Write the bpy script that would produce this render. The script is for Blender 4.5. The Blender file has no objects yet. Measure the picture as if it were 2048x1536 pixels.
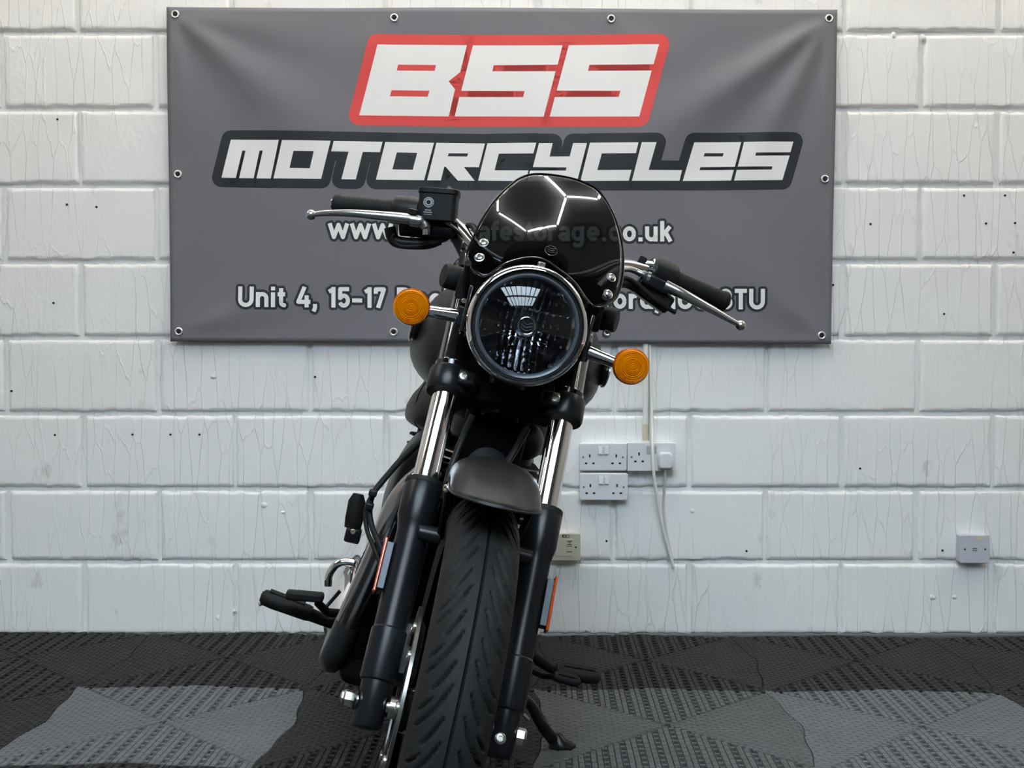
import bpy, bmesh, math, random
from mathutils import Vector, Matrix, noise
from mathutils.geometry import tessellate_polygon

random.seed(7)
D = bpy.data
SC = bpy.context.scene
COL = SC.collection
rad = math.radians

# ------------------------------------------------------------------ camera
FPX, CAMH = 2450.0, 0.865
PITCH = math.atan(78 / FPX)
cam = D.cameras.new('camera')
cam.sensor_width = 36
cam.lens = 36 * FPX / 2048
cam.clip_start = 0.05
camo = D.objects.new('camera', cam)
camo.location = (0, 0, CAMH)
camo.rotation_euler = (math.pi / 2 - PITCH, 0, 0)
COL.objects.link(camo)
SC.camera = camo

# ------------------------------------------------------------------ world, exposure
SKY_STRENGTH = 21.0      # zenith of an overcast sky
LED_STRENGTH = 26.0
world = D.worlds.new('sky')
SC.world = world
world.use_nodes = True
bg = world.node_tree.nodes['Background']
# overcast sky: three times brighter overhead than at the horizon, dull yard below it
wn, wl = world.node_tree.nodes, world.node_tree.links
wtc = wn.new('ShaderNodeTexCoord'); wsep = wn.new('ShaderNodeSeparateXYZ'); wramp = wn.new('ShaderNodeValToRGB')
wl.new(wtc.outputs['Generated'], wsep.inputs[0]); wmr = wn.new('ShaderNodeMapRange')
wmr.inputs[1].default_value = -1; wl.new(wsep.outputs['Z'], wmr.inputs[0]); wl.new(wmr.outputs[0], wramp.inputs[0])
el = wramp.color_ramp.elements
el[0].position = 0.495; el[0].color = (0.07, 0.07, 0.068, 1)
el[1].position = 1.0; el[1].color = (0.78, 0.90, 1.0, 1)
e2 = el.new(0.505); e2.color = (0.26, 0.30, 0.333, 1)
wl.new(wramp.outputs[0], bg.inputs[0])
bg.inputs[1].default_value = SKY_STRENGTH
SC.view_settings.view_transform = 'Standard'
SC.view_settings.look = 'None'
SC.view_settings.gamma = 1
SC.view_settings.use_curve_mapping = False
SC.view_settings.exposure = 0.50
SC.cycles.max_bounces = 8
SC.cycles.transparent_max_bounces = 12

# ------------------------------------------------------------------ pixel -> direction
CC, SS = math.cos(PITCH), math.sin(PITCH)
def ray(u, v):
    a, b = (u - 1024) / FPX, (768 - v) / FPX
    return Vector((a, CC + b * SS, -SS + b * CC))
EYE = Vector((0, 0, CAMH))
WALLY = 3.665
def on_wall(u, v, Y=WALLY):
    d = ray(u, v)
    return EYE + d * (Y / d.y)
def on_floor(u, v):
    d = ray(u, v)
    return EYE + d * (-CAMH / d.z)
# bike frame: x forward, y to the bike's left, z up, origin below the front axle
LEAN, YAW = 0.2391, 0.0555
BIKE = (Matrix.Translation((-0.187, 1.7662, 0)) @ Matrix.Rotation(YAW, 4, 'Z') @
        Matrix(((0, 1, 0, 0), (-1, 0, 0, 0), (0, 0, 1, 0), (0, 0, 0, 1))) @ Matrix.Rotation(-LEAN, 4, 'X'))
BINV = BIKE.inverted()
def P(u, v, x):
    o = BINV @ EYE
    d = BINV.to_3x3() @ ray(u, v)
    return o + d * ((x - o.x) / d.x)

# ------------------------------------------------------------------ materials
def new_mat(name):
    m = D.materials.new(name)
    m.use_nodes = True
    return m, m.node_tree.nodes, m.node_tree.links, m.node_tree.nodes['Principled BSDF']
def mat(name, col, rough=0.5, metal=0.0, coat=0.0, bump=0.0, bscale=400.0, var=0.0, vscale=12.0, spec=0.5, trans=0.0, ior=1.45, rvar=0.0):
    m, N, L, b = new_mat(name)
    b.inputs['Base Color'].default_value = (*col, 1)
    b.inputs['Roughness'].default_value = rough
    b.inputs['Metallic'].default_value = metal
    b.inputs['Coat Weight'].default_value = coat
    b.inputs['Coat Roughness'].default_value = 0.05
    b.inputs['Specular IOR Level'].default_value = spec
    b.inputs['Transmission Weight'].default_value = trans
    b.inputs['IOR'].default_value = ior
    tc = N.new('ShaderNodeTexCoord')
    nz = N.new('ShaderNodeTexNoise')
    nz.inputs['Scale'].default_value = vscale
    nz.inputs['Detail'].default_value = 5
    L.new(tc.outputs['Object'], nz.inputs['Vector'])
    if var:
        mx = N.new('ShaderNodeMix'); mx.data_type = 'RGBA'
        mx.inputs[6].default_value = (*[c * (1 - var) for c in col], 1)
        mx.inputs[7].default_value = (*[min(1, c * (1 + var)) for c in col], 1)
        L.new(nz.outputs[0], mx.inputs[0])
        L.new(mx.outputs[2], b.inputs['Base Color'])
    if rvar:
        mr = N.new('ShaderNodeMapRange')
        mr.inputs[3].default_value = max(0, rough - rvar); mr.inputs[4].default_value = rough + rvar
        L.new(nz.outputs[0], mr.inputs[0]); L.new(mr.outputs[0], b.inputs['Roughness'])
    if bump:
        n2 = N.new('ShaderNodeTexNoise'); n2.inputs['Scale'].default_value = bscale
        L.new(tc.outputs['Object'], n2.inputs['Vector'])
        bp = N.new('ShaderNodeBump'); bp.inputs['Strength'].default_value = bump; bp.inputs['Distance'].default_value = 0.001
        L.new(n2.outputs[0], bp.inputs['Height']); L.new(bp.outputs[0], b.inputs['Normal'])
    return m

M = {}
M['satin'] = mat('satin_black_paint', (0.006, 0.0065, 0.008), 0.30, bump=0.03, bscale=900, spec=0.28)
M['gloss'] = mat('gloss_black_paint', (0.006, 0.006, 0.007), 0.12, coat=0.6)
M['plastic'] = mat('black_plastic', (0.006, 0.0065, 0.007), 0.42, bump=0.1, bscale=1500, spec=0.3)
M['rubber'] = mat('black_rubber', (0.006, 0.006, 0.006), 0.62, bump=0.08, bscale=900, spec=0.25)
M['tyre'] = mat('tyre_rubber', (0.0105, 0.0105, 0.0103), 0.62, bump=0.3, bscale=450, var=0.35, vscale=30, spec=0.14)
M['groove'] = mat('tyre_sidewall', (0.012, 0.012, 0.012), 0.6)
M['chrome'] = mat('chrome', (0.78, 0.78, 0.79), 0.06, 1.0)
M['darkchrome'] = mat('dark_chrome', (0.36, 0.36, 0.37), 0.14, 1.0, rvar=0.04, vscale=40)
M['brushed'] = mat('brushed_dark_steel', (0.11, 0.115, 0.12), 0.36, 0.85, bump=0.15, bscale=300)
M['alloy'] = mat('cast_aluminium', (0.46, 0.46, 0.45), 0.25, 1.0, bump=0.05, bscale=800)
M['steel'] = mat('zinc_bolt', (0.40, 0.39, 0.35), 0.28, 1.0)
M['fender'] = mat('satin_pewter_paint', (0.012, 0.0118, 0.0112), 0.30, 0.12, spec=0.13)
M['tank'] = mat('matt_graphite_paint', (0.015, 0.015, 0.016), 0.42, 0.1, spec=0.3)
M['seat'] = mat('black_leatherette', (0.016, 0.016, 0.015), 0.5, bump=0.35, bscale=350)
M['case'] = mat('black_engine_enamel', (0.004, 0.004, 0.0045), 0.4, spec=0.15)
M['deep'] = mat('shade_black_plastic', (0.003, 0.003, 0.003), 0.6, spec=0.06)  # near-black: shade between the fork legs put into the colour
M['covers'] = mat('black_side_cover', (0.004, 0.004, 0.0045), 0.32, spec=0.14)
M['finedge'] = mat('machined_fin_edge', (0.55, 0.51, 0.42), 0.4, 0.7)
M['disc'] = mat('brake_disc_steel', (0.24, 0.235, 0.22), 0.32, 1.0)
M['print_w'] = mat('white_vinyl_print', (0.84, 0.84, 0.83), 0.5)
M['print_k'] = mat('black_vinyl_print', (0.017, 0.021, 0.027), 0.5)
M['print_r'] = mat('red_vinyl_print', (0.72, 0.067, 0.06), 0.5)
M['banner'] = mat('grey_vinyl_banner', (0.166, 0.160, 0.178), 0.5, bump=0.06, bscale=1200, var=0.05, vscale=3)
M['socket'] = mat('white_moulded_plastic', (0.70, 0.71, 0.73), 0.32, coat=0.2)
M['cream'] = mat('aged_cream_plastic', (0.50, 0.47, 0.37), 0.42, var=0.06)
M['oldwhite'] = mat('painted_over_plastic', (0.52, 0.54, 0.59), 0.5, var=0.06, vscale=25)
M['hole'] = mat('dark_slot', (0.008, 0.008, 0.008), 0.7)
M['greysw'] = mat('grey_switch_plastic', (0.42, 0.42, 0.43), 0.4)
M['wcable'] = mat('white_pvc_cable', (0.78, 0.78, 0.73), 0.42)
M['gcable'] = mat('grey_pvc_cable', (0.60, 0.61, 0.62), 0.45)
M['conduit'] = mat('white_conduit_paint', (0.76, 0.76, 0.73), 0.45, var=0.05, vscale=30)
M['tape'] = mat('aged_tape', (0.62, 0.58, 0.43), 0.5, var=0.1, vscale=60)
M['tile_dark'] = mat('dark_grey_polypropylene', (0.0125, 0.0122, 0.0116), 0.55, bump=0.1, bscale=600, var=0.18, vscale=6, spec=0.22)
M['tile_mid'] = mat('mid_grey_polypropylene', (0.070, 0.071, 0.069), 0.5, bump=0.1, bscale=600, var=0.15, vscale=6, spec=0.35)
M['tile_light'] = mat('light_grey_polypropylene', (0.098, 0.102, 0.105), 0.5, bump=0.1, bscale=600, var=0.15, vscale=6, spec=0.35)
M['subfloor'] = mat('dark_sealed_concrete', (0.018, 0.018, 0.018), 0.8, var=0.2)
M['sidewall'] = mat('bare_brown_side_wall', (0.42, 0.385, 0.35), 0.7, var=0.06, vscale=2, bump=0.2, bscale=60)
M['roof'] = mat('roof_lining', (0.22, 0.215, 0.21), 0.7, var=0.08, vscale=2)
M['shutter'] = mat('grey_shutter_steel', (0.20, 0.20, 0.205), 0.45, 0.3)
M['bars'] = mat('galvanised_bar', (0.22, 0.22, 0.22), 0.5, 0.3)

def emat(name, col, s):
    m, N, L, b = new_mat(name)
    b.inputs['Base Color'].default_value = (0.8, 0.8, 0.8, 1)
    b.inputs['Emission Color'].default_value = (*col, 1)
    b.inputs['Emission Strength'].default_value = s
    return m
M['led'] = emat('led_tube_glow', (1.0, 0.955, 0.89), LED_STRENGTH)

def glass_like(name, tint, ior=1.5, rough=0.02):
    """thin clear or smoked sheet: transparent tint under a Fresnel reflection"""
    m, N, L, b = new_mat(name)
    N.remove(b)
    out = N['Material Output']
    tr = N.new('ShaderNodeBsdfTransparent'); tr.inputs[0].default_value = (*tint, 1)
    gl = N.new('ShaderNodeBsdfGlossy'); gl.inputs['Roughness'].default_value = rough
    fr = N.new('ShaderNodeFresnel'); fr.inputs[0].default_value = ior
    # leaving the sheet: same Fresnel as entering it (thin sheet, no total internal reflection)
    ge = N.new('ShaderNodeNewGeometry'); sel = N.new('ShaderNodeMapRange')
    sel.inputs[3].default_value = ior; sel.inputs[4].default_value = 1 / ior
    L.new(ge.outputs['Backfacing'], sel.inputs[0]); L.new(sel.outputs[0], fr.inputs[0])
    mx = N.new('ShaderNodeMixShader')
    L.new(fr.outputs[0], mx.inputs[0]); L.new(tr.outputs[0], mx.inputs[1]); L.new(gl.outputs[0], mx.inputs[2])
    L.new(mx.outputs[0], out.inputs[0])
    return m
M['smoke'] = glass_like('smoked_acrylic', (0.215, 0.235, 0.25), 1.5, 0.015)
M['lens'] = glass_like('clear_headlight_glass', (0.80, 0.84, 0.88), 1.46, 0.01)
M['skypane'] = glass_like('skylight_glazing', (0.92, 0.95, 0.97), 1.2, 0.05)

def amber():
    m, N, L, b = new_mat('amber_lens')
    b.inputs['Base Color'].default_value = (1.0, 0.33, 0.0, 1)
    b.inputs['Specular IOR Level'].default_value = 0.3
    b.inputs['Roughness'].default_value = 0.06
    b.inputs['Transmission Weight'].default_value = 0.5
    b.inputs['IOR'].default_value = 1.45
    return m
M['amber'] = amber()
M['amber_ring'] = mat('amber_lens_ridge', (0.55, 0.11, 0.0), 0.2)
M['amber_refl'] = mat('amber_reflector', (0.42, 0.055, 0.004), 0.08, coat=1.0)

def wall_paint():
    """thick white masonry paint: runs, stipple and grubby smudges"""
    m, N, L, b = new_mat('white_masonry_paint')
    b.inputs['Roughness'].default_value = 0.42
    g = N.new('ShaderNodeNewGeometry')
    def mapping(sc):
        mp = N.new('ShaderNodeMapping'); mp.inputs['Scale'].default_value = sc
        L.new(g.outputs['Position'], mp.inputs['Vector']); return mp
    # long zig-zag brush runs: edges of tall thin cells
    mp = mapping((23, 0.01, 3.4))
    dn = N.new('ShaderNodeTexNoise'); dn.inputs['Scale'].default_value = 3
    L.new(mp.outputs[0], dn.inputs['Vector'])
    ad = N.new('ShaderNodeVectorMath'); ad.operation = 'MULTIPLY_ADD'
    ad.inputs[1].default_value = (0.18, 0.18, 0.18)
    L.new(dn.outputs['Color'], ad.inputs[0]); L.new(mp.outputs[0], ad.inputs[2])
    vo = N.new('ShaderNodeTexVoronoi'); vo.feature = 'DISTANCE_TO_EDGE'; vo.inputs['Scale'].default_value = 1.0
    vo.inputs['Randomness'].default_value = 0.85
    L.new(ad.outputs[0], vo.inputs['Vector'])
    ln = N.new('ShaderNodeMapRange'); ln.interpolation_type = 'SMOOTHSTEP'
    ln.inputs[1].default_value = 0.0; ln.inputs[2].default_value = 0.026
    ln.inputs[3].default_value = 1.0; ln.inputs[4].default_value = 0.0
    L.new(vo.outputs['Distance'], ln.inputs[0])
    # where runs show
    big = N.new('ShaderNodeTexNoise'); big.inputs['Scale'].default_value = 2.2; big.inputs['Detail'].default_value = 2
    L.new(mapping((1, 0.1, 1)).outputs[0], big.inputs['Vector'])
    mk = N.new('ShaderNodeMapRange'); mk.inputs[1].default_value = 0.36; mk.inputs[2].default_value = 0.52
    L.new(big.outputs[0], mk.inputs[0])
    m1 = N.new('ShaderNodeMath'); m1.operation = 'MULTIPLY'
    L.new(ln.outputs[0], m1.inputs[0]); L.new(mk.outputs[0], m1.inputs[1])
    # stippled patches
    st = N.new('ShaderNodeTexNoise'); st.inputs['Scale'].default_value = 70; st.inputs['Detail'].default_value = 3
    L.new(mapping((1.0, 1, 0.75)).outputs[0], st.inputs['Vector'])
    b2 = N.new('ShaderNodeTexNoise'); b2.inputs['Scale'].default_value = 2.6; b2.inputs['Detail'].default_value = 3
    L.new(mapping((1.7, 0.1, 0.9)).outputs[0], b2.inputs['Vector'])
    mk2 = N.new('ShaderNodeMapRange'); mk2.inputs[1].default_value = 0.50; mk2.inputs[2].default_value = 0.60
    mk2.inputs[3].default_value = 0.08
    L.new(b2.outputs[0], mk2.inputs[0])
    m2 = N.new('ShaderNodeMath'); m2.operation = 'MULTIPLY'
    L.new(st.outputs[0], m2.inputs[0]); L.new(mk2.outputs[0], m2.inputs[1])
    s = N.new('ShaderNodeMath'); s.operation = 'MULTIPLY_ADD'; s.inputs[1].default_value = 0.6
    L.new(m1.outputs[0], s.inputs[0]); L.new(m2.outputs[0], s.inputs[2])
    bp = N.new('ShaderNodeBump'); bp.inputs['Strength'].default_value = 1.0; bp.inputs['Distance'].default_value = 0.0019
    L.new(s.outputs[0], bp.inputs['Height']); L.new(bp.outputs[0], b.inputs['Normal'])
    # colour: near white, tyre smudges in patches
    sm = N.new('ShaderNodeTexNoise'); sm.inputs['Scale'].default_value = 5.5; sm.inputs['Detail'].default_value = 6; sm.inputs['Roughness'].default_value = 0.65
    L.new(mapping((1.6, 1, 0.9)).outputs[0], sm.inputs['Vector'])
    smr = N.new('ShaderNodeMapRange'); smr.inputs[1].default_value = 0.64; smr.inputs[2].default_value = 0.80
    L.new(sm.outputs[0], smr.inputs[0])
    mx = N.new('ShaderNodeMix'); mx.data_type = 'RGBA'
    mx.inputs[6].default_value = (0.87, 0.868, 0.85, 1); mx.inputs[7].default_value = (0.50, 0.48, 0.46, 1)
    L.new(smr.outputs[0], mx.inputs[0]); L.new(mx.outputs[2], b.inputs['Base Color'])
    return m
M['paint'] = wall_paint()

# ------------------------------------------------------------------ mesh helpers
def V(*a): return Vector(a)
def spline(pts, n=8):
    pts = [Vector(p) for p in pts]
    out = []
    for i in range(len(pts) - 1):
        p0 = pts[i - 1] if i else pts[0] * 2 - pts[1]
        p1, p2 = pts[i], pts[i + 1]
        p3 = pts[i + 2] if i + 2 < len(pts) else p2 * 2 - p1
        for k in range(n):
            t = k / n
            out.append(0.5 * ((2 * p1) + (p2 - p0) * t + (2 * p0 - 5 * p1 + 4 * p2 - p3) * t * t + (3 * p1 - p0 - 3 * p2 + p3) * t ** 3))
    out.append(pts[-1])
    return out
def frame(axis):
    a = Vector(axis).normalized()
    h = Vector((0, 0, 1)) if abs(a.z) < 0.9 else Vector((1, 0, 0))
    s = h.cross(a).normalized()
    return s, a.cross(s), a

class MB:
    def __init__(self): self.v, self.f, self.m = [], [], []
    def add(self, v, f, mi=0):
        o = len(self.v)
        self.v += [Vector(p) for p in v]
        self.f += [tuple(i + o for i in q) for q in f]
        self.m += [mi] * len(f)
        return self
    def box(self, c, s, rot=None, mi=0):
        c = Vector(c); h = [k / 2 for k in s]
        vs = []
        for x in (-1, 1):
            for y in (-1, 1):
                for z in (-1, 1):
                    p = Vector((x * h[0], y * h[1], z * h[2]))
                    vs.append(c + (rot @ p if rot else p))
        return self.add(vs, [(0, 1, 3, 2), (4, 6, 7, 5), (0, 4, 5, 1), (2, 3, 7, 6), (0, 2, 6, 4), (1, 5, 7, 3)], mi)
    def loft(self, rings, caps=True, closed=False, mi=0):
        n = len(rings[0]); k = len(rings)
        vs = [p for r in rings for p in r]
        fs = []
        for i in range(k if closed else k - 1):
            a, b = i * n, ((i + 1) % k) * n
            for j in range(n):
                fs.append((a + j, a + (j + 1) % n, b + (j + 1) % n, b + j))
        if caps and not closed:
            fs.append(tuple(range(n))[::-1]); fs.append(tuple((k - 1) * n + j for j in range(n)))
        return self.add(vs, fs, mi)
    def tube(self, pts, r, n=12, caps=True, closed=False, flat=1.0, mi=0):
        pts = [Vector(p) for p in pts]
        k = len(pts)
        rs = r if isinstance(r, (list, tuple)) else [r] * k
        tang = []
        for i in range(k):
            a = pts[i - 1] if (i or closed) else pts[0]
            b = pts[(i + 1) % k] if (i < k - 1 or closed) else pts[-1]
            tang.append((b - a).normalized())
        s, t, _ = frame(tang[0])
        rings = []
        for i in range(k):
            ax = tang[i]
            s = (s - ax * s.dot(ax)).normalized()
            t = ax.cross(s)
            rings.append([pts[i] + (s * math.cos(2 * math.pi * j / n) + t * math.sin(2 * math.pi * j / n) * flat) * rs[i] for j in range(n)])
        return self.loft(rings, caps, closed, mi)
    def rev(self, prof, o=(0, 0, 0), axis=(1, 0, 0), n=48, mi=0):
        """profile of (distance along axis, radius)"""
        o = Vector(o); s, t, a = frame(axis)
        rings = []
        for h, r in prof:
            r = max(r, 1e-5)
            rings.append([o + a * h + (s * math.cos(2 * math.pi * j / n) + t * math.sin(2 * math.pi * j / n)) * r for j in range(n)])
        return self.loft(rings, False, False, mi)
    def cyl(self, a, b, r, n=24, mi=0):
        return self.tube([a, b], r, n, mi=mi)
    def prism(self, poly, o, ex, ey, ez, depth, mi=0):
        """polygon in the plane ex, ey extruded by depth along ez"""
        o, ex, ey, ez = Vector(o), Vector(ex), Vector(ey), Vector(ez)
        return self.loft([[o + ex * p[0] + ey * p[1] for p in poly], [o + ex * p[0] + ey * p[1] + ez * depth for p in poly]], True, False, mi)
    def ell(self, c, r, nu=24, nv=14, e=1.0, mi=0):
        c = Vector(c)
        def sp(x): return math.copysign(abs(x) ** e, x)
        rings = []
        for i in range(nv + 1):
            a = -math.pi / 2 + math.pi * i / nv
            ca = max(math.cos(a), 1e-3)
            rings.append([c + Vector((r[0] * sp(ca) * sp(math.cos(2 * math.pi * j / nu)), r[1] * sp(ca) * sp(math.sin(2 * math.pi * j / nu)), r[2] * sp(math.sin(a)))) for j in range(nu)])
        return self.loft(rings, True, False, mi)
    def build(self, name, m, parent=None, bevel=0, sharp=35, smooth=True, bseg=2):
        me = D.meshes.new(name)
        me.from_pydata(self.v, [], self.f)
        for q in (m if isinstance(m, list) else [m]): me.materials.append(M[q] if isinstance(q, str) else q)
        for i, p in enumerate(me.polygons): p.material_index = self.m[i]
        bm = bmesh.new(); bm.from_mesh(me)
        bmesh.ops.recalc_face_normals(bm, faces=bm.faces)
        bm.to_mesh(me); bm.free()
        if smooth:
            me.shade_smooth(); me.set_sharp_from_angle(angle=rad(sharp))
        o = D.objects.new(name, me)
        COL.objects.link(o)
        if parent: o.parent = parent
        if bevel:
            b = o.modifiers.new('bevel', 'BEVEL'); b.width = bevel; b.segments = bseg; b.limit_method = 'ANGLE'; b.angle_limit = rad(40)
            b.harden_normals = False
        return o
def tag(o, label=None, cat=None, group=None, kind=None):
    if label: o['label'] = label
    if cat: o['category'] = cat
    if group: o['group'] = group
    if kind: o['kind'] = kind
    return o
def empty(name, loc=(0, 0, 0)):
    o = D.objects.new(name, None); o.location = loc; o.empty_display_size = 0.1
    COL.objects.link(o); return o
def copy_into(src, parent, loc=None):
    c = src.copy(); COL.objects.link(c); c.parent = parent
    if loc is not None: c.location = loc
    return c

# ================================================================== the room
RX, CEIL, FRONT = 3.2, 3.05, -4.5
tag(MB().box((0, (FRONT + WALLY) / 2, -0.024), (2 * RX, WALLY - FRONT + 0.4, 0.012)).build('floor', 'subfloor', smooth=False), kind='structure')
tag(MB().box((-RX - 0.05, (FRONT + WALLY) / 2, CEIL / 2), (0.1, WALLY - FRONT, CEIL)).build('wall_left', 'sidewall', smooth=False), kind='structure')
tag(MB().box((RX + 0.05, (FRONT + WALLY) / 2, CEIL / 2), (0.1, WALLY - FRONT, CEIL)).build('wall_right', 'sidewall', smooth=False), kind='structure')
# front wall behind the camera, roller door down
tag(MB().box((0, FRONT, CEIL / 2), (2 * RX, 0.12, CEIL)).build('wall_front', 'sidewall', smooth=False), kind='structure')
door = tag(empty('door_1', (0, FRONT + 0.06, 0)), kind='structure')
for i in range(26):
    MB().box((0, 0.012, 0.05 + 0.1 * i), (3.6, 0.024, 0.092)).build('slat', 'shutter', door, bevel=0.01)
# ceiling with a glazed rooflight over the space behind the camera
SKX, SY0, SY1 = 1.2, -2.1, 0.4
cl = MB()
cl.box((0, (SY1 + WALLY) / 2, CEIL + 0.05), (2 * RX, WALLY - SY1, 0.1)); cl.box((0, (FRONT + SY0) / 2, CEIL + 0.05), (2 * RX, SY0 - FRONT, 0.1))
for s in (-1, 1): cl.box((s * (RX + SKX) / 2, (SY0 + SY1) / 2, CEIL + 0.05), (RX - SKX, SY1 - SY0, 0.1))
ceiling = tag(cl.build('ceiling', 'roof', smooth=False), kind='structure')
sky = tag(empty('window_1', (0, (SY0 + SY1) / 2, CEIL)), kind='structure')
for i in range(9):
    MB().box((-SKX + 0.30 * i, 0, 0.04), (0.03, SY1 - SY0, 0.08)).build('glazing_bar', 'bars', sky, smooth=False)
MB().box((0, 0.35, 0.05), (2 * SKX, 0.10, 0.10)).build('purlin', 'bars', sky, smooth=False)
for i in range(8):
    MB().box((-SKX + 0.15 + 0.30 * i, 0, 0.10), (0.27, SY1 - SY0, 0.006)).build('pane', 'skypane', sky, smooth=False)

# ------------------------------------------------------------------ honeycomb of LED tubes under the ceiling
HEX = tag(empty('honeycomb_ceiling_light', (0, 0, CEIL - 0.06)), 'white honeycomb of glowing tube lights under the ceiling above the motorcycle', 'ceiling light')
HS = 0.45
def hexgrid():
    edges = {}
    for cx, cy in ((0.38, 2.27), (-0.79, 2.945), (-0.01, 2.945), (0.77, 2.945), (-1.96, 2.27), (-2.35, 1.595), (2.33, 2.945), (2.72, 2.27)):  # outlying side cells are unseen, added to brighten the wall
        pts = [(cx + HS * math.sin(math.pi / 3 * k), cy + HS * math.cos(math.pi / 3 * k)) for k in range(6)]
        for k in range(6):
            a, b = pts[k], pts[(k + 1) % 6]
            edges[(round((a[0] + b[0]) * 50), round((a[1] + b[1]) * 50))] = (a, b)
    return list(edges.values())
tube_me = None
for a, b in hexgrid():
    a, b = Vector((*a, 0)), Vector((*b, 0))
    if tube_me is None:
        L0 = (b - a).length - 0.035
        t0 = MB().box((0, 0, 0), (L0, 0.022, 0.022)).build('tube', 'led', HEX, smooth=False)
        tube_me = t0
        o = t0
    else:
        o = copy_into(tube_me, HEX)
    o.location = (a + b) / 2
    o.rotation_euler = (0, 0, math.atan2(b.y - a.y, b.x - a.x))

# ------------------------------------------------------------------ back wall: concrete blocks with recessed joints
BW, BH = 0.4555, 0.2262
wall = MB().box((0, WALLY + 0.062, CEIL / 2), (2 * RX, 0.10, CEIL)).build('wall_back', 'paint', smooth=False)
tag(wall, kind='structure')
def block_mesh(seed, w, h):
    rnd = random.Random(seed)
    def lines(L):
        e = [0, .0018, .0036, .0062, .014]
        NM = max(14, int(L / .011))
        mid = [.014 + (L - .028) * k / NM for k in range(1, NM)]
        return [q - L / 2 for q in e + mid + [L - q for q in reversed(e)]]
    xs, zs = lines(w), lines(h)
    vs, fs = [], []
    for iz, z in enumerate(zs):
        for ix, x in enumerate(xs):
            ex, ez = w / 2 - abs(x), h / 2 - abs(z)
            e = min(ex, ez)
            nse = noise.noise(Vector((x * 45 + seed * 9, z * 45, seed)))
            n2 = noise.noise(Vector((x * 130 + seed * 5, z * 130, seed + 3)))
            e2 = e + 0.0022 * nse + 0.0018 * n2
            y = 0.014 * max(0, 1 - max(0, e2) / 0.0058) ** 1.8 + 0.0006 * noise.noise(Vector((x * 9, z * 9, seed)))
            k = max(0, 1 - e / 0.012)
            vs.append((x - math.copysign(1, x) * 0 + 0.002 * k * n2, y, z + 0.0028 * k * nse))
    n = len(xs)
    for iz in range(len(zs) - 1):
        for ix in range(n - 1):
            a = iz * n + ix
            fs.append((a, a + 1, a + n + 1, a + n))
    me = D.meshes.new('block'); me.from_pydata(vs, [], fs); me.materials.append(M['paint']); me.shade_smooth()
    return me
# course joints in the photograph at y = 62 218 372 523 676 828 978 1123
JZ = [on_wall(1024, y).z for y in (65, 218, 371, 523.5, 675.5, 827, 978, 1124)]
JZ = [JZ[0] + BH * 5 - BH * i for i in range(5)] + JZ + [0.0 - 0.012]
full = [block_mesh(s, BW - 0.011, 0.2262 - 0.012) for s in range(5)]
XO = on_wall(158, 300).x          # perpend in even courses
for r in range(len(JZ) - 1):
    zt, zb = JZ[r], JZ[r + 1]
    if zb > CEIL: continue
    off = XO if (r % 2 == 0) else XO - BW / 2
    for c in range(-5, 11):
        x = off + BW * c + BW / 2
        if x - BW / 2 > RX or x + BW / 2 < -RX: continue
        o = D.objects.new('block', full[(r * 7 + c * 3) % 5])
        sx = 1.0
        x0, x1 = max(x - BW / 2, -RX), min(x + BW / 2, RX)
        zt2 = min(zt, CEIL)
        o.scale = ((x1 - x0 - 0.011) / (BW - 0.011), 1, (zt2 - zb - 0.012) / (0.2262 - 0.012))
        o.location = ((x0 + x1) / 2 + random.uniform(-.002, .002), WALLY + random.uniform(-.001, .001), (zt2 + zb) / 2)
        if (r * 5 + c) % 2: o.rotation_euler = (0, math.pi, 0)
        COL.objects.link(o); o.parent = wall
# old drill holes
hm = None
for u, v in [(1928, 391), (2010, 391), (1741, 448), (1972, 447), (2030, 446), (2027, 505), (1888, 628), (1666, 570), (115, 239), (110, 870), (265, 869), (341, 869), (399, 869), (134, 409), (193, 414), (107, 606), (23, 782), (1885, 1101), (1493, 1102), (1213, 1082), (630, 754), (1720, 937)]:
    p = on_wall(u, v)
    if hm is None:
        hm = MB().cyl((0, -0.0006, 0), (0, 0.004, 0), 0.0034, 10).build('drill_hole', 'hole', wall); o = hm
    else: o = copy_into(hm, wall)
    o.location = (p.x, WALLY - 0.001, p.z)
# a few raised blobs of filler
bl = None
for u, v in [(427, 753), (528, 1010), (567, 1025), (436, 1235), (470, 1222), (1865, 1194), (1909, 1194), (1385, 1022), (1787, 70), (1845, 75)]:
    p = on_wall(u, v)
    if bl is None:
        bl = MB().ell((0, 0, 0), (0.009, 0.005, 0.008), 12, 8).build('filler_blob', 'paint', wall); o = bl
    else: o = copy_into(bl, wall)
    o.location = (p.x, WALLY, p.z); o.scale = (random.uniform(.6, 1.2), random.uniform(.6, 1), random.uniform(.6, 1.3))

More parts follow.
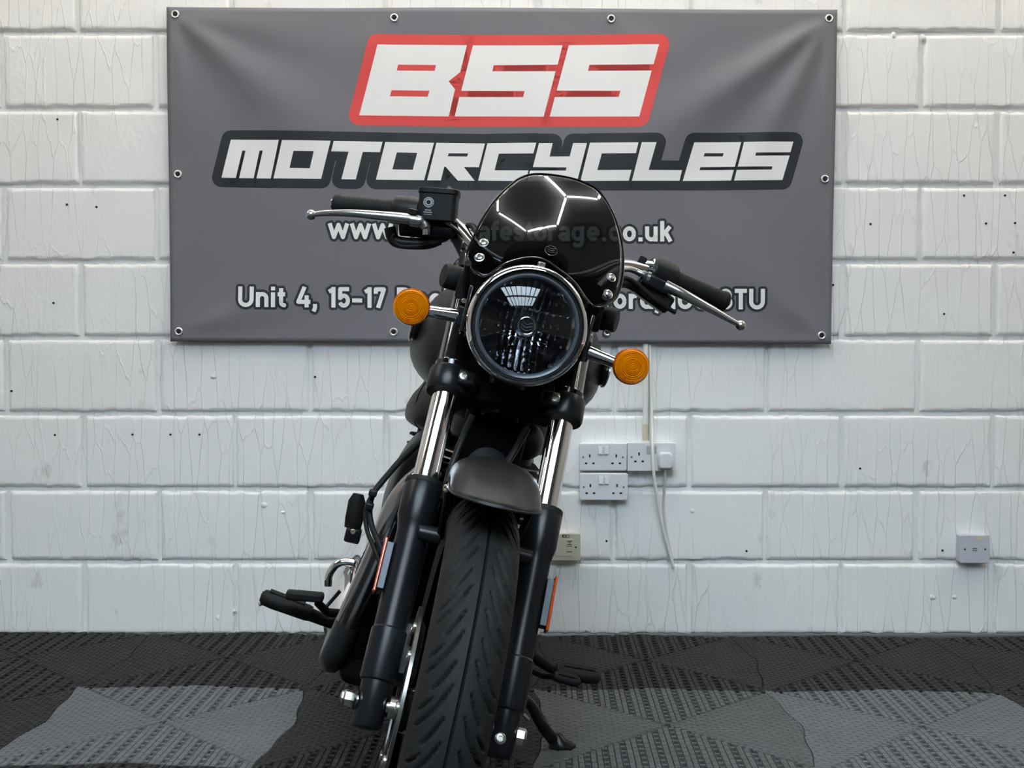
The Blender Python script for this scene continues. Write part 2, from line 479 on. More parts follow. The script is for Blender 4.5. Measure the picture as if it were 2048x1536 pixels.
# ================================================================== floor tiles
T = 0.5775; NP = 44; PT = T / NP
def wav(s): return 0.013 * math.cos(2 * math.pi * s / T) + 0.004 * math.cos(6 * math.pi * s / T)
def tile_mesh():
    mb = MB()
    def piece(u0, u1, v0, v1, top, bot, swap):
        if v1 - v0 < 0.003: return
        c = ((u0 + u1) / 2, (v0 + v1) / 2, (top + bot) / 2); s = (u1 - u0, v1 - v0, top - bot)
        if swap: c = (c[1], c[0], c[2]); s = (s[1], s[0], s[2])
        x0, x1, y0, y1 = c[0] - s[0] / 2, c[0] + s[0] / 2, c[1] - s[1] / 2, c[1] + s[1] / 2
        ch = 0.0008
        vs = [(x0, y0, bot), (x1, y0, bot), (x1, y1, bot), (x0, y1, bot)]
        vs += [(x0 + ch, y0 + ch, top), (x1 - ch, y0 + ch, top), (x1 - ch, y1 - ch, top), (x0 + ch, y1 - ch, top)]
        mb.add(vs, [(4, 5, 6, 7), (0, 1, 5, 4), (1, 2, 6, 5), (2, 3, 7, 6), (3, 0, 4, 7)])
    LP = PT * 2.15
    for sgn in (-1, 1):
        for swap in (False, True):
            for i in range(NP):
                u = (i + 0.5 - NP / 2) * PT
                e = T / 2 + sgn * wav(u) - 0.0008
                v0 = abs(u) + 0.0005
                slot = (not swap) and (i % 3 == 1)
                w = PT * (0.475 if not swap else 0.465)
                # carrier strip low down, ribs on it
                if not slot:
                    a, b = (v0, e) if sgn > 0 else (-e, -v0)
                    piece(u - PT / 2, u + PT / 2, a, b, -0.0014, -0.0125, swap)
                if slot:
                    a, b = (v0, e) if sgn > 0 else (-e, -v0)
                    for q in (-1, 1): piece(u + q * PT * 0.40 - PT * 0.10, u + q * PT * 0.40 + PT * 0.10, a, b, -0.0004, -0.0125, swap)
                k = 0
                ph = LP * 0.5 * (i % 2) if not slot else LP * 0.5 * ((i // 3) % 2)
                # ribs start on a common raster so neighbouring columns line up
                a = math.floor((v0 - ph) / LP) * LP + ph
                while a < e:
                    s0, s1 = max(a, v0), min(a + ((LP * 0.95 if not swap else LP * 0.86) if not slot else LP * 0.42), e)
                    if s1 > s0:
                        q0, q1 = (s0, s1) if sgn > 0 else (-s1, -s0)
                        piece(u - w, u + w, q0, q1, 0.0 if not slot else -0.001, -0.0020 if not slot else -0.0125, swap)
                    a += LP
    me = D.meshes.new('tile')
    me.from_pydata(mb.v, [], mb.f); me.materials.append(M['tile_dark'])
    return me
tm = tile_mesh()
flo = D.objects['floor']
TROT = rad(-1.2)
for r in range(0, 6):
    for c in range(-4, 5):
        lx, ly = c * T, -r * T
        x = -0.212 + lx * math.cos(TROT) - ly * math.sin(TROT)
        y = 3.352 + lx * math.sin(TROT) + ly * math.cos(TROT)
        if abs(x) > RX - T / 2: continue
        o = D.objects.new('tile', tm); COL.objects.link(o)
        o.location = (x, y, 0); o.rotation_euler = (0, 0, TROT)
        o.parent = flo
        key = 'tile_dark'
        if r == 1: key = {-1: 'tile_light', 0: 'tile_dark', 1: 'tile_mid', 2: 'tile_light'}.get(c, 'tile_dark')
        if r == 2: key = {-2: 'tile_light', 1: 'tile_mid'}.get(c, 'tile_dark')
        if r > 2: key = 'tile_light' if (r + c) % 3 == 0 else 'tile_dark'
        o.material_slots[0].link = 'OBJECT'; o.material_slots[0].material = M[key]

# ================================================================== banner
BY = WALLY - 0.012
BTL, BTR, BBL, BBR = (334, 15), (1674, 20), (343, 683), (1660, 688)
def folds(u, v):
    """height of the cloth above the wall, in metres, from banner pixel coordinates"""
    h = 0.002
    for (ox, oy), (tx, ty), amp, w0, k in [((1656, 38), (1290, 290), .016, 6, .13), ((1656, 38), (1520, 300), .013, 5, .11), ((1656, 38), (1650, 330), .006, 4, .08),
                                            ((350, 30), (640, 270), .013, 6, .18), ((350, 30), (370, 240), .005, 5, .10), ((350, 30), (700, 90), .006, 5, .16), ((360, 663), (640, 570), .006, 6, .2),
                                            ((1641, 671), (1420, 480), .006, 6, .25), ((789, 37), (700, 130), .004, 6, .3), ((1222, 39), (1330, 120), .004, 6, .3)]:
        dx, dy = tx - ox, ty - oy
        L = math.hypot(dx, dy); dx /= L; dy /= L
        t = (u - ox) * dx + (v - oy) * dy
        if t <= 0: continue
        p = (u - ox) * dy - (v - oy) * dx
        env = min(1, t / 60) * max(0, min(1, (L * 1.35 - t) / (L * 0.8)))
        h += amp * env * math.exp(-(p / (w0 + k * t)) ** 2)
    h += 0.004 * noise.noise(Vector((u / 260, v / 300, 2.2))) + 0.003
    h += 0.006 * max(0, (v - 560) / 128) ** 2
    return h
def cloth(u, v, lift=0.0):
    p = on_wall(u, v, BY)
    return Vector((p.x, BY - folds(u, v) - lift, p.z))
ban = empty('banner', on_wall(1002, 688, BY))
tag(ban, 'grey vinyl banner with red, black and white motorcycle lettering hung on the white wall', 'banner')
def bpart(o): 
    o.parent = ban; o.matrix_parent_inverse = Matrix.Translation(-Vector(ban.location)); return o
NU, NV = 150, 76
vs, fs = [], []
for j in range(NV + 1):
    for i in range(NU + 1):
        a, b = i / NU, j / NV
        u = (BTL[0] * (1 - a) + BTR[0] * a) * (1 - b) + (BBL[0] * (1 - a) + BBR[0] * a) * b
        v = (BTL[1] * (1 - a) + BTR[1] * a) * (1 - b) + (BBL[1] * (1 - a) + BBR[1] * a) * b
        v += 2.5 * math.sin(math.pi * 3 * a) * (1 - b) * 0.5
        vs.append(cloth(u, v))
for j in range(NV):
    for i in range(NU):
        a = j * (NU + 1) + i
        fs.append((a, a + 1, a + NU + 2, a + NU + 1))
mb = MB().add(vs, fs)
sheet = bpart(mb.build('sheet', 'banner', sharp=180))
so = sheet.modifiers.new('thickness', 'SOLIDIFY'); so.thickness = 0.0007; so.offset = 0

def flat_part(name, polys, m, lift, parent=None):
    """polys: list of [outer, hole, ...] loops in photo pixels, laid onto the cloth"""
    bm = bmesh.new()
    for loops in polys:
        flatv = [Vector((p[0], p[1], 0)) for l in loops for p in l]
        bv = [bm.verts.new(p) for p in flatv]
        if len(loops) == 1 and len(loops[0]) == 4:
            bm.faces.new(bv); continue
        for tri in tessellate_polygon([[Vector((p[0], p[1], 0)) for p in l] for l in loops]):
            try: bm.faces.new([bv[i] for i in tri])
            except ValueError: pass
    us = [v.co.x for v in bm.verts]; vv = [v.co.y for v in bm.verts]
    for ax, lo, hi in ((0, min(us), max(us)), (1, min(vv), max(vv))):
        k = math.ceil(lo / 11) * 11
        while k < hi:
            co = (k, 0, 0) if ax == 0 else (0, k, 0); no = (1, 0, 0) if ax == 0 else (0, 1, 0)
            bmesh.ops.bisect_plane(bm, geom=bm.verts[:] + bm.edges[:] + bm.faces[:], dist=1e-4, plane_co=co, plane_no=no)
            k += 11
    for v in bm.verts: v.co = cloth(v.co.x, v.co.y, lift)
    bm.normal_update()
    for f in bm.faces:
        if f.normal.y > 0: f.normal_flip()
    me = D.meshes.new(name); bm.to_mesh(me); bm.free()
    me.materials.append(M[m]); me.shade_smooth()
    o = D.objects.new(name, me); COL.objects.link(o)
    if parent is None: bpart(o)
    else:
        o.parent = parent; o.matrix_parent_inverse = parent.matrix_parent_inverse
    return o
def disc2(c, r, n=16): return [[(c[0] + r * math.cos(2 * math.pi * k / n), c[1] + r * math.sin(2 * math.pi * k / n)) for k in range(n)]]
def strokes(pl, w, rounded=False, closed=False):
    out = []
    n = len(pl)
    segs = list(zip(pl, pl[1:])) + ([(pl[-1], pl[0])] if closed else [])
    for a, b in segs:
        dx, dy = b[0] - a[0], b[1] - a[1]; L = math.hypot(dx, dy)
        if L < 1e-6: continue
        px, py = -dy / L * w / 2, dx / L * w / 2
        out.append([[(a[0] + px, a[1] + py), (b[0] + px, b[1] + py), (b[0] - px, b[1] - py), (a[0] - px, a[1] - py)]])
    for i, p in enumerate(pl):
        if rounded or closed or 0 < i < n - 1: out.append(disc2(p, w / 2, 20 if w > 20 else 12))
    return out
def c4(*q): return [(320 + x / 2.926, y / 2.926) for x, y in q]
def c5(*q): return [(1000 + x / 2.926, y / 2.926) for x, y in q]
BSS = [
    [c4((1275, 265), (1797, 268), (1757, 425), (1690, 478), (1727, 525), (1690, 683), (1168, 678)), c4((1395, 382), (1616, 384), (1608, 418), (1387, 416)), c4((1356, 531), (1577, 534), (1568, 568), (1347, 566))],
    [c4((1832, 269)) + c5((365, 268), (337, 382)) + c4((1953, 385), (1945, 420)) + c5((325, 420), (255, 686)) + c4((1725, 683), (1752, 570)) + c5((135, 571), (144, 536)) + c4((1763, 534))],
    [c5((402, 268), (929, 263), (897, 380), (522, 383), (514, 418), (886, 416), (813, 686), (290, 686), (320, 571), (694, 570), (703, 535), (331, 534))]]
MOTO = [
    [c4((418, 820), (699, 822), (651, 1047), (567, 1046), (605, 884), (586, 884), (551, 1045), (466, 1044), (504, 884), (485, 884), (447, 1043), (363, 1041))],
    [c4((718, 823), (1002, 828), (946, 1049), (667, 1046)), c4((785, 886), (904, 888), (880, 987), (761, 985))],
    [c4((1020, 829), (1304, 832), (1289, 893), (1189, 892), (1148, 1052), (1064, 1051), (1106, 891), (1005, 889))],
    [c4((1320, 833), (1604, 837), (1546, 1056), (1265, 1053)), c4((1387, 894), (1506, 896), (1480, 995), (1361, 993))],
    [c4((1618, 837), (1902, 841), (1866, 980), (1779, 979), (1842, 1059), (1743, 1058), (1672, 977), (1664, 977), (1644, 1057), (1564, 1056)), c4((1690, 898), (1803, 899), (1798, 917), (1684, 916))],
    [c4((1916, 840)) + c5((212, 837), (195, 900)) + c4((1983, 901), (1958, 998)) + c5((166, 999), (150, 1061)) + c4((1862, 1058))],
    [c5((228, 840), (308, 840), (290, 918), (407, 918), (427, 840), (508, 840), (451, 1061), (160, 1061), (176, 1000), (384, 1000), (389, 982), (192, 980))],
    [c5((525, 838), (808, 837), (793, 900), (594, 901), (568, 998), (768, 997), (752, 1060), (470, 1061))],
    [c5((827, 836), (913, 836), (868, 997), (1064, 997), (1049, 1059), (770, 1060))],
    [c5((1134, 836), (1409, 833), (1372, 978), (1172, 980), (1166, 997), (1366, 996), (1350, 1058), (1068, 1060)), c5((1196, 898), (1307, 898), (1302, 917), (1190, 917))],
    [c5((1425, 833), (1714, 831), (1697, 893), (1494, 896), (1490, 914), (1692, 912), (1650, 1055), (1368, 1058), (1383, 996), (1587, 994), (1591, 976), (1389, 977))]]
def dilated(glyphs, r):
    out = []
    for g in glyphs:
        out.append([g[0]])
        out += strokes(g[0], 2 * r, True, True)
    return out
bd = flat_part('red_letter_border', dilated(BSS, 20.5), 'print_r', 0.0007)
for g in BSS: flat_part('letter', [g], 'print_w', 0.0014)
flat_part('black_letter_border', dilated(MOTO, 19), 'print_k', 0.0007)
for g in MOTO: flat_part('letter', [g], 'print_w', 0.0014)

def arc(cx, cy, rx, ry, a0, a1, n=None):
    n = n or max(3, int(abs(a1 - a0) / 18))
    return [(cx + rx * math.cos(rad(a0 + (a1 - a0) * k / n)), cy + ry * math.sin(rad(a0 + (a1 - a0) * k / n))) for k in range(n + 1)]
GL = {
    'U': (31, [[(4, 41)] + arc(15.5, 15.5, 11.5, 11.5, 180, 360) + [(27, 41)]]),
    'n': (25, [[(4, 0), (4, 30)], arc(12.5, 17.3, 8.5, 8.7, 180, 0) + [(21, 0)]]),
    'i': (9, [[(4.5, 0), (4.5, 29.5)], [(4.5, 33.5), (4.5, 41)]]),
    't': (15, [[(7, 38), (7, 11)] + arc(13, 10, 6, 6, 180, 270) + [(15, 4)], [(0, 25.8), (15, 25.8)]]),
    '4': (28, [[(16.5, 41), (4, 11), (28, 11)], [(20.5, 24), (20.5, 0)]]),
    ',': (9, [[(4.5, 7), (4.5, -1), (1.6, -8)]]),
    '1': (14, [[(10, 0), (10, 41)], [(10, 37), (1, 31.5)]]),
    '5': (24, [[(22.5, 37), (5, 37), (4.6, 19), (7, 21)] + arc(12, 14, 8.2, 10, 115, -155)]),
    '-': (20, [[(0, 14.5), (20, 14.5)]]),
    '7': (24, [[(4, 28), (4, 37), (20, 37), (8.5, 0)]]),
    'R': (29, [[(4, 0), (4, 41)], [(4, 37), (15, 37)] + arc(15, 27.5, 9.5, 9.5, 90, -90) + [(4, 18)], [(15, 18), (25, 0)]]),
    'o': (26, [arc(13, 15, 9, 11, 0, 360)]),
    'e': (25, [[(5, 15), (21, 15)] + arc(12.5, 15, 8.7, 11, 0, 312)]),
    'b': (26, [[(4, 0), (4, 41)], arc(13, 15, 9, 11, 0, 360)]),
    'u': (25, [[(4, 30)] + arc(12.5, 12.7, 8.5, 8.7, 180, 360), [(21, 30), (21, 0)]]),
    'c': (23, [arc(12.5, 15, 8.5, 11, 48, 312)]),
    'k': (24, [[(4, 0), (4, 41)], [(19.5, 30), (6, 13)], [(10.5, 19), (20.5, 0)]]),
    'a': (24, [[(20, 0), (20, 20)] + arc(12, 20, 8, 6, 0, 150), arc(11.7, 9, 7.7, 5.2, 0, 360)]),
    'd': (26, [[(22, 0), (22, 41)], arc(13, 15, 9, 11, 0, 360)]),
    'I': (9, [[(4.5, 0), (4.5, 41)]]), 'l': (9, [[(4.5, 0), (4.5, 41)]]),
    'f': (16, [[(6.5, 0), (6.5, 31)] + arc(12.5, 31, 6, 6, 180, 90) + [(16, 37)], [(0, 25.8), (15, 25.8)]]),
    'r': (18, [[(4, 0), (4, 30)], arc(13, 17, 9, 9, 180, 70)]),
    'G': (29, [arc(14.5, 26.5, 10.5, 10.5, 20, 180) + arc(14.5, 14.5, 10.5, 10.5, 180, 360) + [(25, 19), (15, 19)]]),
    '6': (27, [arc(13.5, 13.5, 9.5, 9.5, 0, 360), [(19, 41), (5.8, 18)]]),
    '3': (26, [arc(12.5, 28, 8.3, 9, 155, -75), arc(13, 13, 9, 9, 85, -155)]),
    'T': (24, [[(0, 37), (24, 37)], [(12, 37), (12, 0)]]),
    'w': (41, [[(3, 30), (11.5, 2.5), (20.5, 27), (29.5, 2.5), (38, 30)]]),
    '.': (8, [[(4, 0), (4, 8)]]),
    's': (22, [arc(11, 21.5, 7, 4.8, 15, 200) + [(7, 17), (15, 13.5)] + arc(11, 8.6, 7.2, 4.8, 25, -165)]),
    'g': (26, [arc(13, 15, 9, 11, 0, 360), [(22, 30), (22, -1)] + arc(13, -1, 9, 7.5, 0, -150)]),
    ' ': (13, [])}
def text_polys(s, x0, base, slope=0.0, right=None, gap=5.2, sw=8.2, scale=1.0, fit=None):
    w = sum(GL[c][0] for c in s) + gap * (len(s) - 1)
    if fit: gap += (fit - w * scale) / scale / (len(s) - 1); w = fit / scale
    x = x0 if right is None else right - w * scale
    white, black = [], []
    for ch in s:
        adv, pls = GL[ch]
        white.append([])
        for pl in pls:
            q = [(x + p[0] * scale, base + slope * (x + p[0] - 1000) - p[1] * scale) for p in pl]
            white[-1] += strokes(q, sw * scale)
            # outline: the same stroke, wider, ends carried on by the outline width
            e = list(q)
            if len(e) > 1 and math.hypot(e[0][0] - e[-1][0], e[0][1] - e[-1][1]) > 0.5:
                for i0, i1 in ((0, 1), (-1, -2)):
                    L = math.hypot(e[i0][0] - e[i1][0], e[i0][1] - e[i1][1])
                    dx, dy = (e[i0][0] - e[i1][0]) / L, (e[i0][1] - e[i1][1]) / L
                    # square corner discs
                    for sg in (-1, 1):
                        black.append(disc2((e[i0][0] - dy * sg * sw * scale / 2 * .9, e[i0][1] + dx * sg * sw * scale / 2 * .9), 5.0 * scale, 12))
            black += strokes(q, (sw + 10.5) * scale)
            e0 = list(q)
            if len(e0) > 1 and math.hypot(e0[0][0] - e0[-1][0], e0[0][1] - e0[-1][1]) > 0.5:
                for i0, i1 in ((0, 1), (-1, -2)):
                    L = math.hypot(e0[i0][0] - e0[i1][0], e0[i0][1] - e0[i1][1])
                    dx, dy = (e0[i0][0] - e0[i1][0]) / L, (e0[i0][1] - e0[i1][1]) / L
                    black += strokes([(e0[i0][0], e0[i0][1]), (e0[i0][0] + dx * 5 * scale, e0[i0][1] + dy * 5 * scale)], sw * scale)
        x += (adv + gap) * scale
    return white, black
def text_part(name, segs):
    W, K = [], []
    for kw in segs:
        w, k = text_polys(**kw); W += [g for g in w if g]; K += k
    flat_part(name + '_outline', K, 'print_k', 0.0007)
    for w in W: flat_part('letter', w, 'print_w', 0.0014)
text_part('web_address_lettering', [dict(s='www', x0=657, base=479, slope=.006, gap=3.0), dict(s='.bike', x0=784, base=481, slope=.006, gap=5.5), dict(s='rs', x0=905, base=481.5, slope=.006, gap=6),
                                    dict(s='afestorag', x0=956, base=482, slope=.004, fit=212), dict(s='e.co.uk', x0=0, right=1344, base=482, slope=.004)])
text_part('address_lettering', [dict(s='Unit 4, 15-17 Roebuck', x0=478, base=617.5, slope=.0065, gap=4.6), dict(s='Road, Ilford, IG6 3TU', x0=0, right=1528, base=616.5, slope=.005, gap=4.6)])
ey = None
for u, v in [(352, 30), (789, 37), (1222, 39), (1657, 38), (357, 349), (1648, 359), (360, 663), (788, 664), (1214, 664), (1641, 671)]:
    p = cloth(u, v, 0.002)
    prof = [(0.000, 0.0125), (0.0028, 0.0115), (0.0036, 0.0095), (0.003, 0.0075), (0.0004, 0.0066)]
    if ey is None:
        ey = bpart(MB().rev(prof, axis=(0, -1, 0), n=28).build('eyelet', mat('nickel_eyelet', (.80, .79, .77), .32, .75))); o = ey
        sc = MB().rev([(0.001, 0.0066), (0.0012, 0.0)], axis=(0, -1, 0), n=20).build('screw_head', 'hole', ey); scr = sc
    else:
        o = ey.copy(); COL.objects.link(o)
        sc = scr.copy(); COL.objects.link(sc); sc.parent = o
    o.location = p

# ================================================================== electrical fittings on the wall
def rect_on_wall(u0, v0, u1, v1, depth):
    a, b = on_wall(u0, v0, WALLY - depth), on_wall(u1, v1, WALLY - depth)
    return a.x, b.x, a.z, b.z
def rounded_rect(x0, x1, z0, z1, r, n=5):
    out = []
    for cx, cz, a in ((x1 - r, z1 - r, 0), (x0 + r, z1 - r, 90), (x0 + r, z0 + r, 180), (x1 - r, z0 + r, 270)):
        out += [(cx + r * math.cos(rad(a + 90 * k / n)), cz + r * math.sin(rad(a + 90 * k / n))) for k in range(n + 1)]
    return out
EX, EZ, EYn = Vector((1, 0, 0)), Vector((0, 0, 1)), Vector((0, -1, 0))
def plate(name, m, parent, w, h, y0, y1, r=0.006, bevel=0.003):
    return MB().prism(rounded_rect(-w / 2, w / 2, -h / 2, h / 2, r), (0, -y0, 0), EX, EZ, EYn, y1 - y0).build(name, m, parent, bevel=bevel, bseg=3)
def double_socket(label, u0, v0, u1, v1, depth, style):
    x0, x1, zt, zb = rect_on_wall(u0, v0, u1, v1, depth)
    w, h = x1 - x0, zt - zb
    rt = empty('double_socket', ((x0 + x1) / 2, WALLY, (zt + zb) / 2))
    tag(rt, label, 'socket', 'wall sockets beside the conduit')
    body = 'socket'
    plate('back_box', body, rt, w * 0.975, h * 0.955, -0.004, depth - 0.008, 0.003 if style else 0.004, 0.001)
    plate('front_plate', body, rt, w, h, depth - 0.008, depth, 0.007 if style == 0 else 0.002, 0.0035 if style == 0 else 0.001)
    k = w / 0.147
    def slot(x, z, sx, sz): MB().box((x, -depth, z), (sx, 0.0012, sz)).build('pin_slot', 'hole', rt, smooth=False)
    for sx in ((-1, 1) if style == 0 else (-1,)):
        cx = sx * 0.0405 * k if style == 0 else -0.038 * k
        dz = -0.004 * k if style == 0 else 0.002 * k
        slot(cx, 0.0075 * k + dz, 0.0045, 0.0095); slot(cx - 0.0112 * k, -0.0155 * k + dz, 0.0068, 0.0052); slot(cx + 0.0112 * k, -0.0155 * k + dz, 0.0068, 0.0052)
    for sx in (-1, 1):
        s = MB().rev([(0, 0.0032), (0.001, 0.003), (0.001, 0)], (sx * 0.0605 * k, -depth, (-0.001 if style == 0 else 0.0) * k), (0, -1, 0), 14).build('screw', 'bars', rt)
    for sx in (-1, 1):
        if style == 0:
            MB().box((sx * 0.0088 * k, -depth - 0.0022, 0.020 * k), (0.0125 * k, 0.006, 0.0245 * k), Matrix.Rotation(rad(-8), 3, 'X')).build('rocker_switch', body, rt, bevel=0.0015)
        else:
            MB().box((sx * 0.0095 * k, -depth - 0.0008, 0.022 * k), (0.0125 * k, 0.003, 0.023 * k)).build('rocker_switch', 'greysw', rt, bevel=0.0005)
    return rt
double_socket('upper white double socket with two rocker switches directly above another', 1158, 886, 1254, 942, 0.032, 0)
double_socket('lower white double socket mounted directly under another white double socket', 1159, 946, 1256, 1001, 0.034, 0)
s3 = double_socket('flat grey-white double socket with grey switches and a plug pushed in', 1255, 886, 1351, 942, 0.036, 1)
# plug with its grey lead
pc = on_wall(1331, 922, WALLY - 0.05)
pl = empty('plug', (pc.x, WALLY - 0.037, pc.z))
tag(pl, 'white three-pin plug with grey lead in the right-hand socket', 'plug')
poly = [(-.0215, .012), (-.019, .021), (-.012, .0255), (.012, .0255), (.019, .021), (.0215, .012), (.0205, -.016), (.016, -.0245), (-.016, -.0245), (-.0205, -.016)]
MB().prism([(x * 1.05, z) for x, z in poly], (0, 0.0005, 0), EX, EZ, EYn, 0.012).build('base', 'socket', pl, bevel=0.002)
MB().prism([(x * .92, z * .95 + .001) for x, z in poly], (0, -.012, 0), EX, EZ, EYn, 0.012).build('cover', 'socket', pl, bevel=0.0045, bseg=3)
lead = [on_wall(u, v, WALLY - d) - Vector(pl.location) for u, v, d in [(1331, 938, .045), (1330, 948, .04), (1329, 965, .03), (1328, 985, .018), (1327, 1010, .008), (1330, 1045, .006), (1337, 1085, .006), (1346, 1130, .006)]]
MB().tube(spline(lead, 6), 0.0042, 10).build('lead', 'gcable', pl)
# loose white cable from behind the banner
wc = [on_wall(u, v, WALLY - d) for u, v, d in [(1299, 672, .008), (1301, 720, .012), (1303, 790, .016), (1304, 850, .028), (1305, 895, .052), (1307, 940, .056), (1311, 975, .05), (1318, 1020, .038), (1329, 1070, .026), (1340, 1110, .018), (1347, 1134, .014)]]
b0 = wc[-1].copy()
wce = empty('hanging_cable', b0)
tag(wce, 'loose white cable hanging from behind the banner past the sockets', 'cable')
MB().tube([p - b0 for p in spline(wc, 6)], 0.0046, 12).build('sheath', 'wcable', wce)
MB().cyl(wc[-1] - b0, wc[-1] - b0 + Vector((0.001, 0, -0.003)), 0.0041, 10).build('cut_end', 'gcable', wce)
# conduit
ct, cb = on_wall(1291, 672, WALLY - .012), on_wall(1291, 885, WALLY - .012)
con = empty('conduit', (cb.x, WALLY, cb.z)); tag(con, 'vertical white painted conduit from the banner down to the socket', 'conduit')
MB().cyl(ct - cb + Vector((0, -.012, .0)), Vector((0, -.012, .048)), 0.0085, 20).build('pipe', 'conduit', con)
MB().cyl(Vector((0.000, -.012, .055)), Vector((0, -.012, .004)), 0.0088, 20).build('taped_sleeve', 'tape', con)
MB().cyl(Vector((0, -.012, .006)), Vector((0, -.012, -.002)), 0.0125, 20).build('gland', 'conduit', con, bevel=0.001)
MB().box((0.014, -.005, (ct.z - cb.z) / 2 + .002), (0.006, 0.01, ct.z - cb.z - .004)).build('trunking', 'conduit', con, bevel=0.001)
# cream data outlet and the small painted outlet
def outlet(name, label, cat, u0, v0, u1, v1, depth, m):
    x0, x1, zt, zb = rect_on_wall(u0, v0, u1, v1, depth)
    rt = empty(name, ((x0 + x1) / 2, WALLY, (zt + zb) / 2)); tag(rt, label, cat)
    w, h = x1 - x0, zt - zb
    plate('back_box', m, rt, w * .97, h * .97, -.004, depth - .006, .002, .001)
    plate('front_plate', m, rt, w, h, depth - .006, depth, .002, .0012)
    for s in (-1, 1): MB().rev([(-.0004, .003), (.0008, .0028), (.0008, 0)], (s * w * .345, -depth, 0), (0, -1, 0), 12).build('screw', 'hole', rt)
    return rt, w, h, depth
rt, w, h, d = outlet('data_outlet', 'cream data outlet with black label strip low on the wall beside fork', 'outlet', 1100, 1068, 1161, 1121, .038, 'cream')
MB().box((-.003, -d, -.001), (.052, .002, .052)).build('insert_panel', 'cream', rt, bevel=.0006)
MB().box((.0135, -d - .0015, -.001), (.022, .002, .050)).build('jack_module', 'cream', rt, bevel=.0005)
for z, hh in ((.018, .002), (.008, .002), (.003, .0015), (-.013, .002)): MB().box((.0125, -d - .0027, z), (.015, .001, hh)).build('jack_slot', 'hole', rt, smooth=False)
MB().box((.0125, -d - .0027, .013), (.002, .001, .009)).build('jack_slot', 'hole', rt, smooth=False)
MB().box((.0015, -d - .0006, .0335), (.0215, .0016, .0085)).build('label_strip', 'print_k', rt, smooth=False)
SEG = {'A': [[(0, 0), (2, 6), (4, 0)], [(1, 2), (3, 2)]], 'L': [[(0, 6), (0, 0), (3.4, 0)]], '0': [[(0, 0), (0, 6), (3.4, 6), (3.4, 0), (0, 0)]], '8': [[(0, 0), (0, 6), (3.4, 6), (3.4, 0), (0, 0)], [(0, 3), (3.4, 3)]]}
lm = MB(); x = -.0052
for ch in 'AL08':
    for pl_ in SEG[ch]:
        for a, b in zip(pl_, pl_[1:]):
            lm.cyl((x + a[0] * .00075, -d - .0015, .0313 + a[1] * .00075), (x + b[0] * .00075, -d - .0015, .0313 + b[1] * .00075), .00045, 6)
    x += .0042
lm.build('label_lettering', 'print_w', rt)
rt, w, h, d = outlet('telephone_outlet', 'small painted-over telephone outlet low on the wall, rightmost fitting', 'outlet', 1921, 1071, 1979, 1126, .036, 'oldwhite')
MB().box((-.0005, -d - .0006, .003), (.014, .002, .0012)).build('socket_shutter', 'hole', rt, smooth=False)
MB().box((-.0005, -d - .0004, .0), (.014, .0012, .0045)).build('socket_shutter', 'greysw', rt, smooth=False)
MB().box((-.0005, -d - .0006, -.004), (.014, .002, .0012)).build('socket_shutter', 'hole', rt, smooth=False)
MB().box((.015, -d - .0003, .032), (.026, .0008, .012)).build('old_sticker', 'tape', rt, smooth=False)

# ================================================================== the motorcycle
bike = empty('motorcycle')
bike.matrix_world = BIKE
tag(bike, 'black roadster motorcycle with smoked fly screen leaning on its side stand', 'motorcycle')
AXZ, TR = 0.331, 0.331
RK = rad(26)
UF = Vector((-math.sin(RK), 0, math.cos(RK)))      # up along the fork
NF = Vector((math.cos(RK), 0, math.sin(RK)))       # square to it, forward
AXLE = Vector((0, 0, AXZ))
HW = 0.0975
def F(s, n=0.0, l=0.0): return AXLE + UF * s + NF * n + Vector((0, l, 0))
X, Y_, Z = Vector((1, 0, 0)), Vector((0, 1, 0)), Vector((0, 0, 1))

def bolt(o, axis, r, parent, m='steel', name='bolt', h=0.004, n=16):
    ob = MB().rev([(0, r), (h * .7, r), (h, r * .75), (h, r * .45), (h * .45, r * .42), (h * .45, 0)], o, axis, n).build(name, m, parent)
    return ob

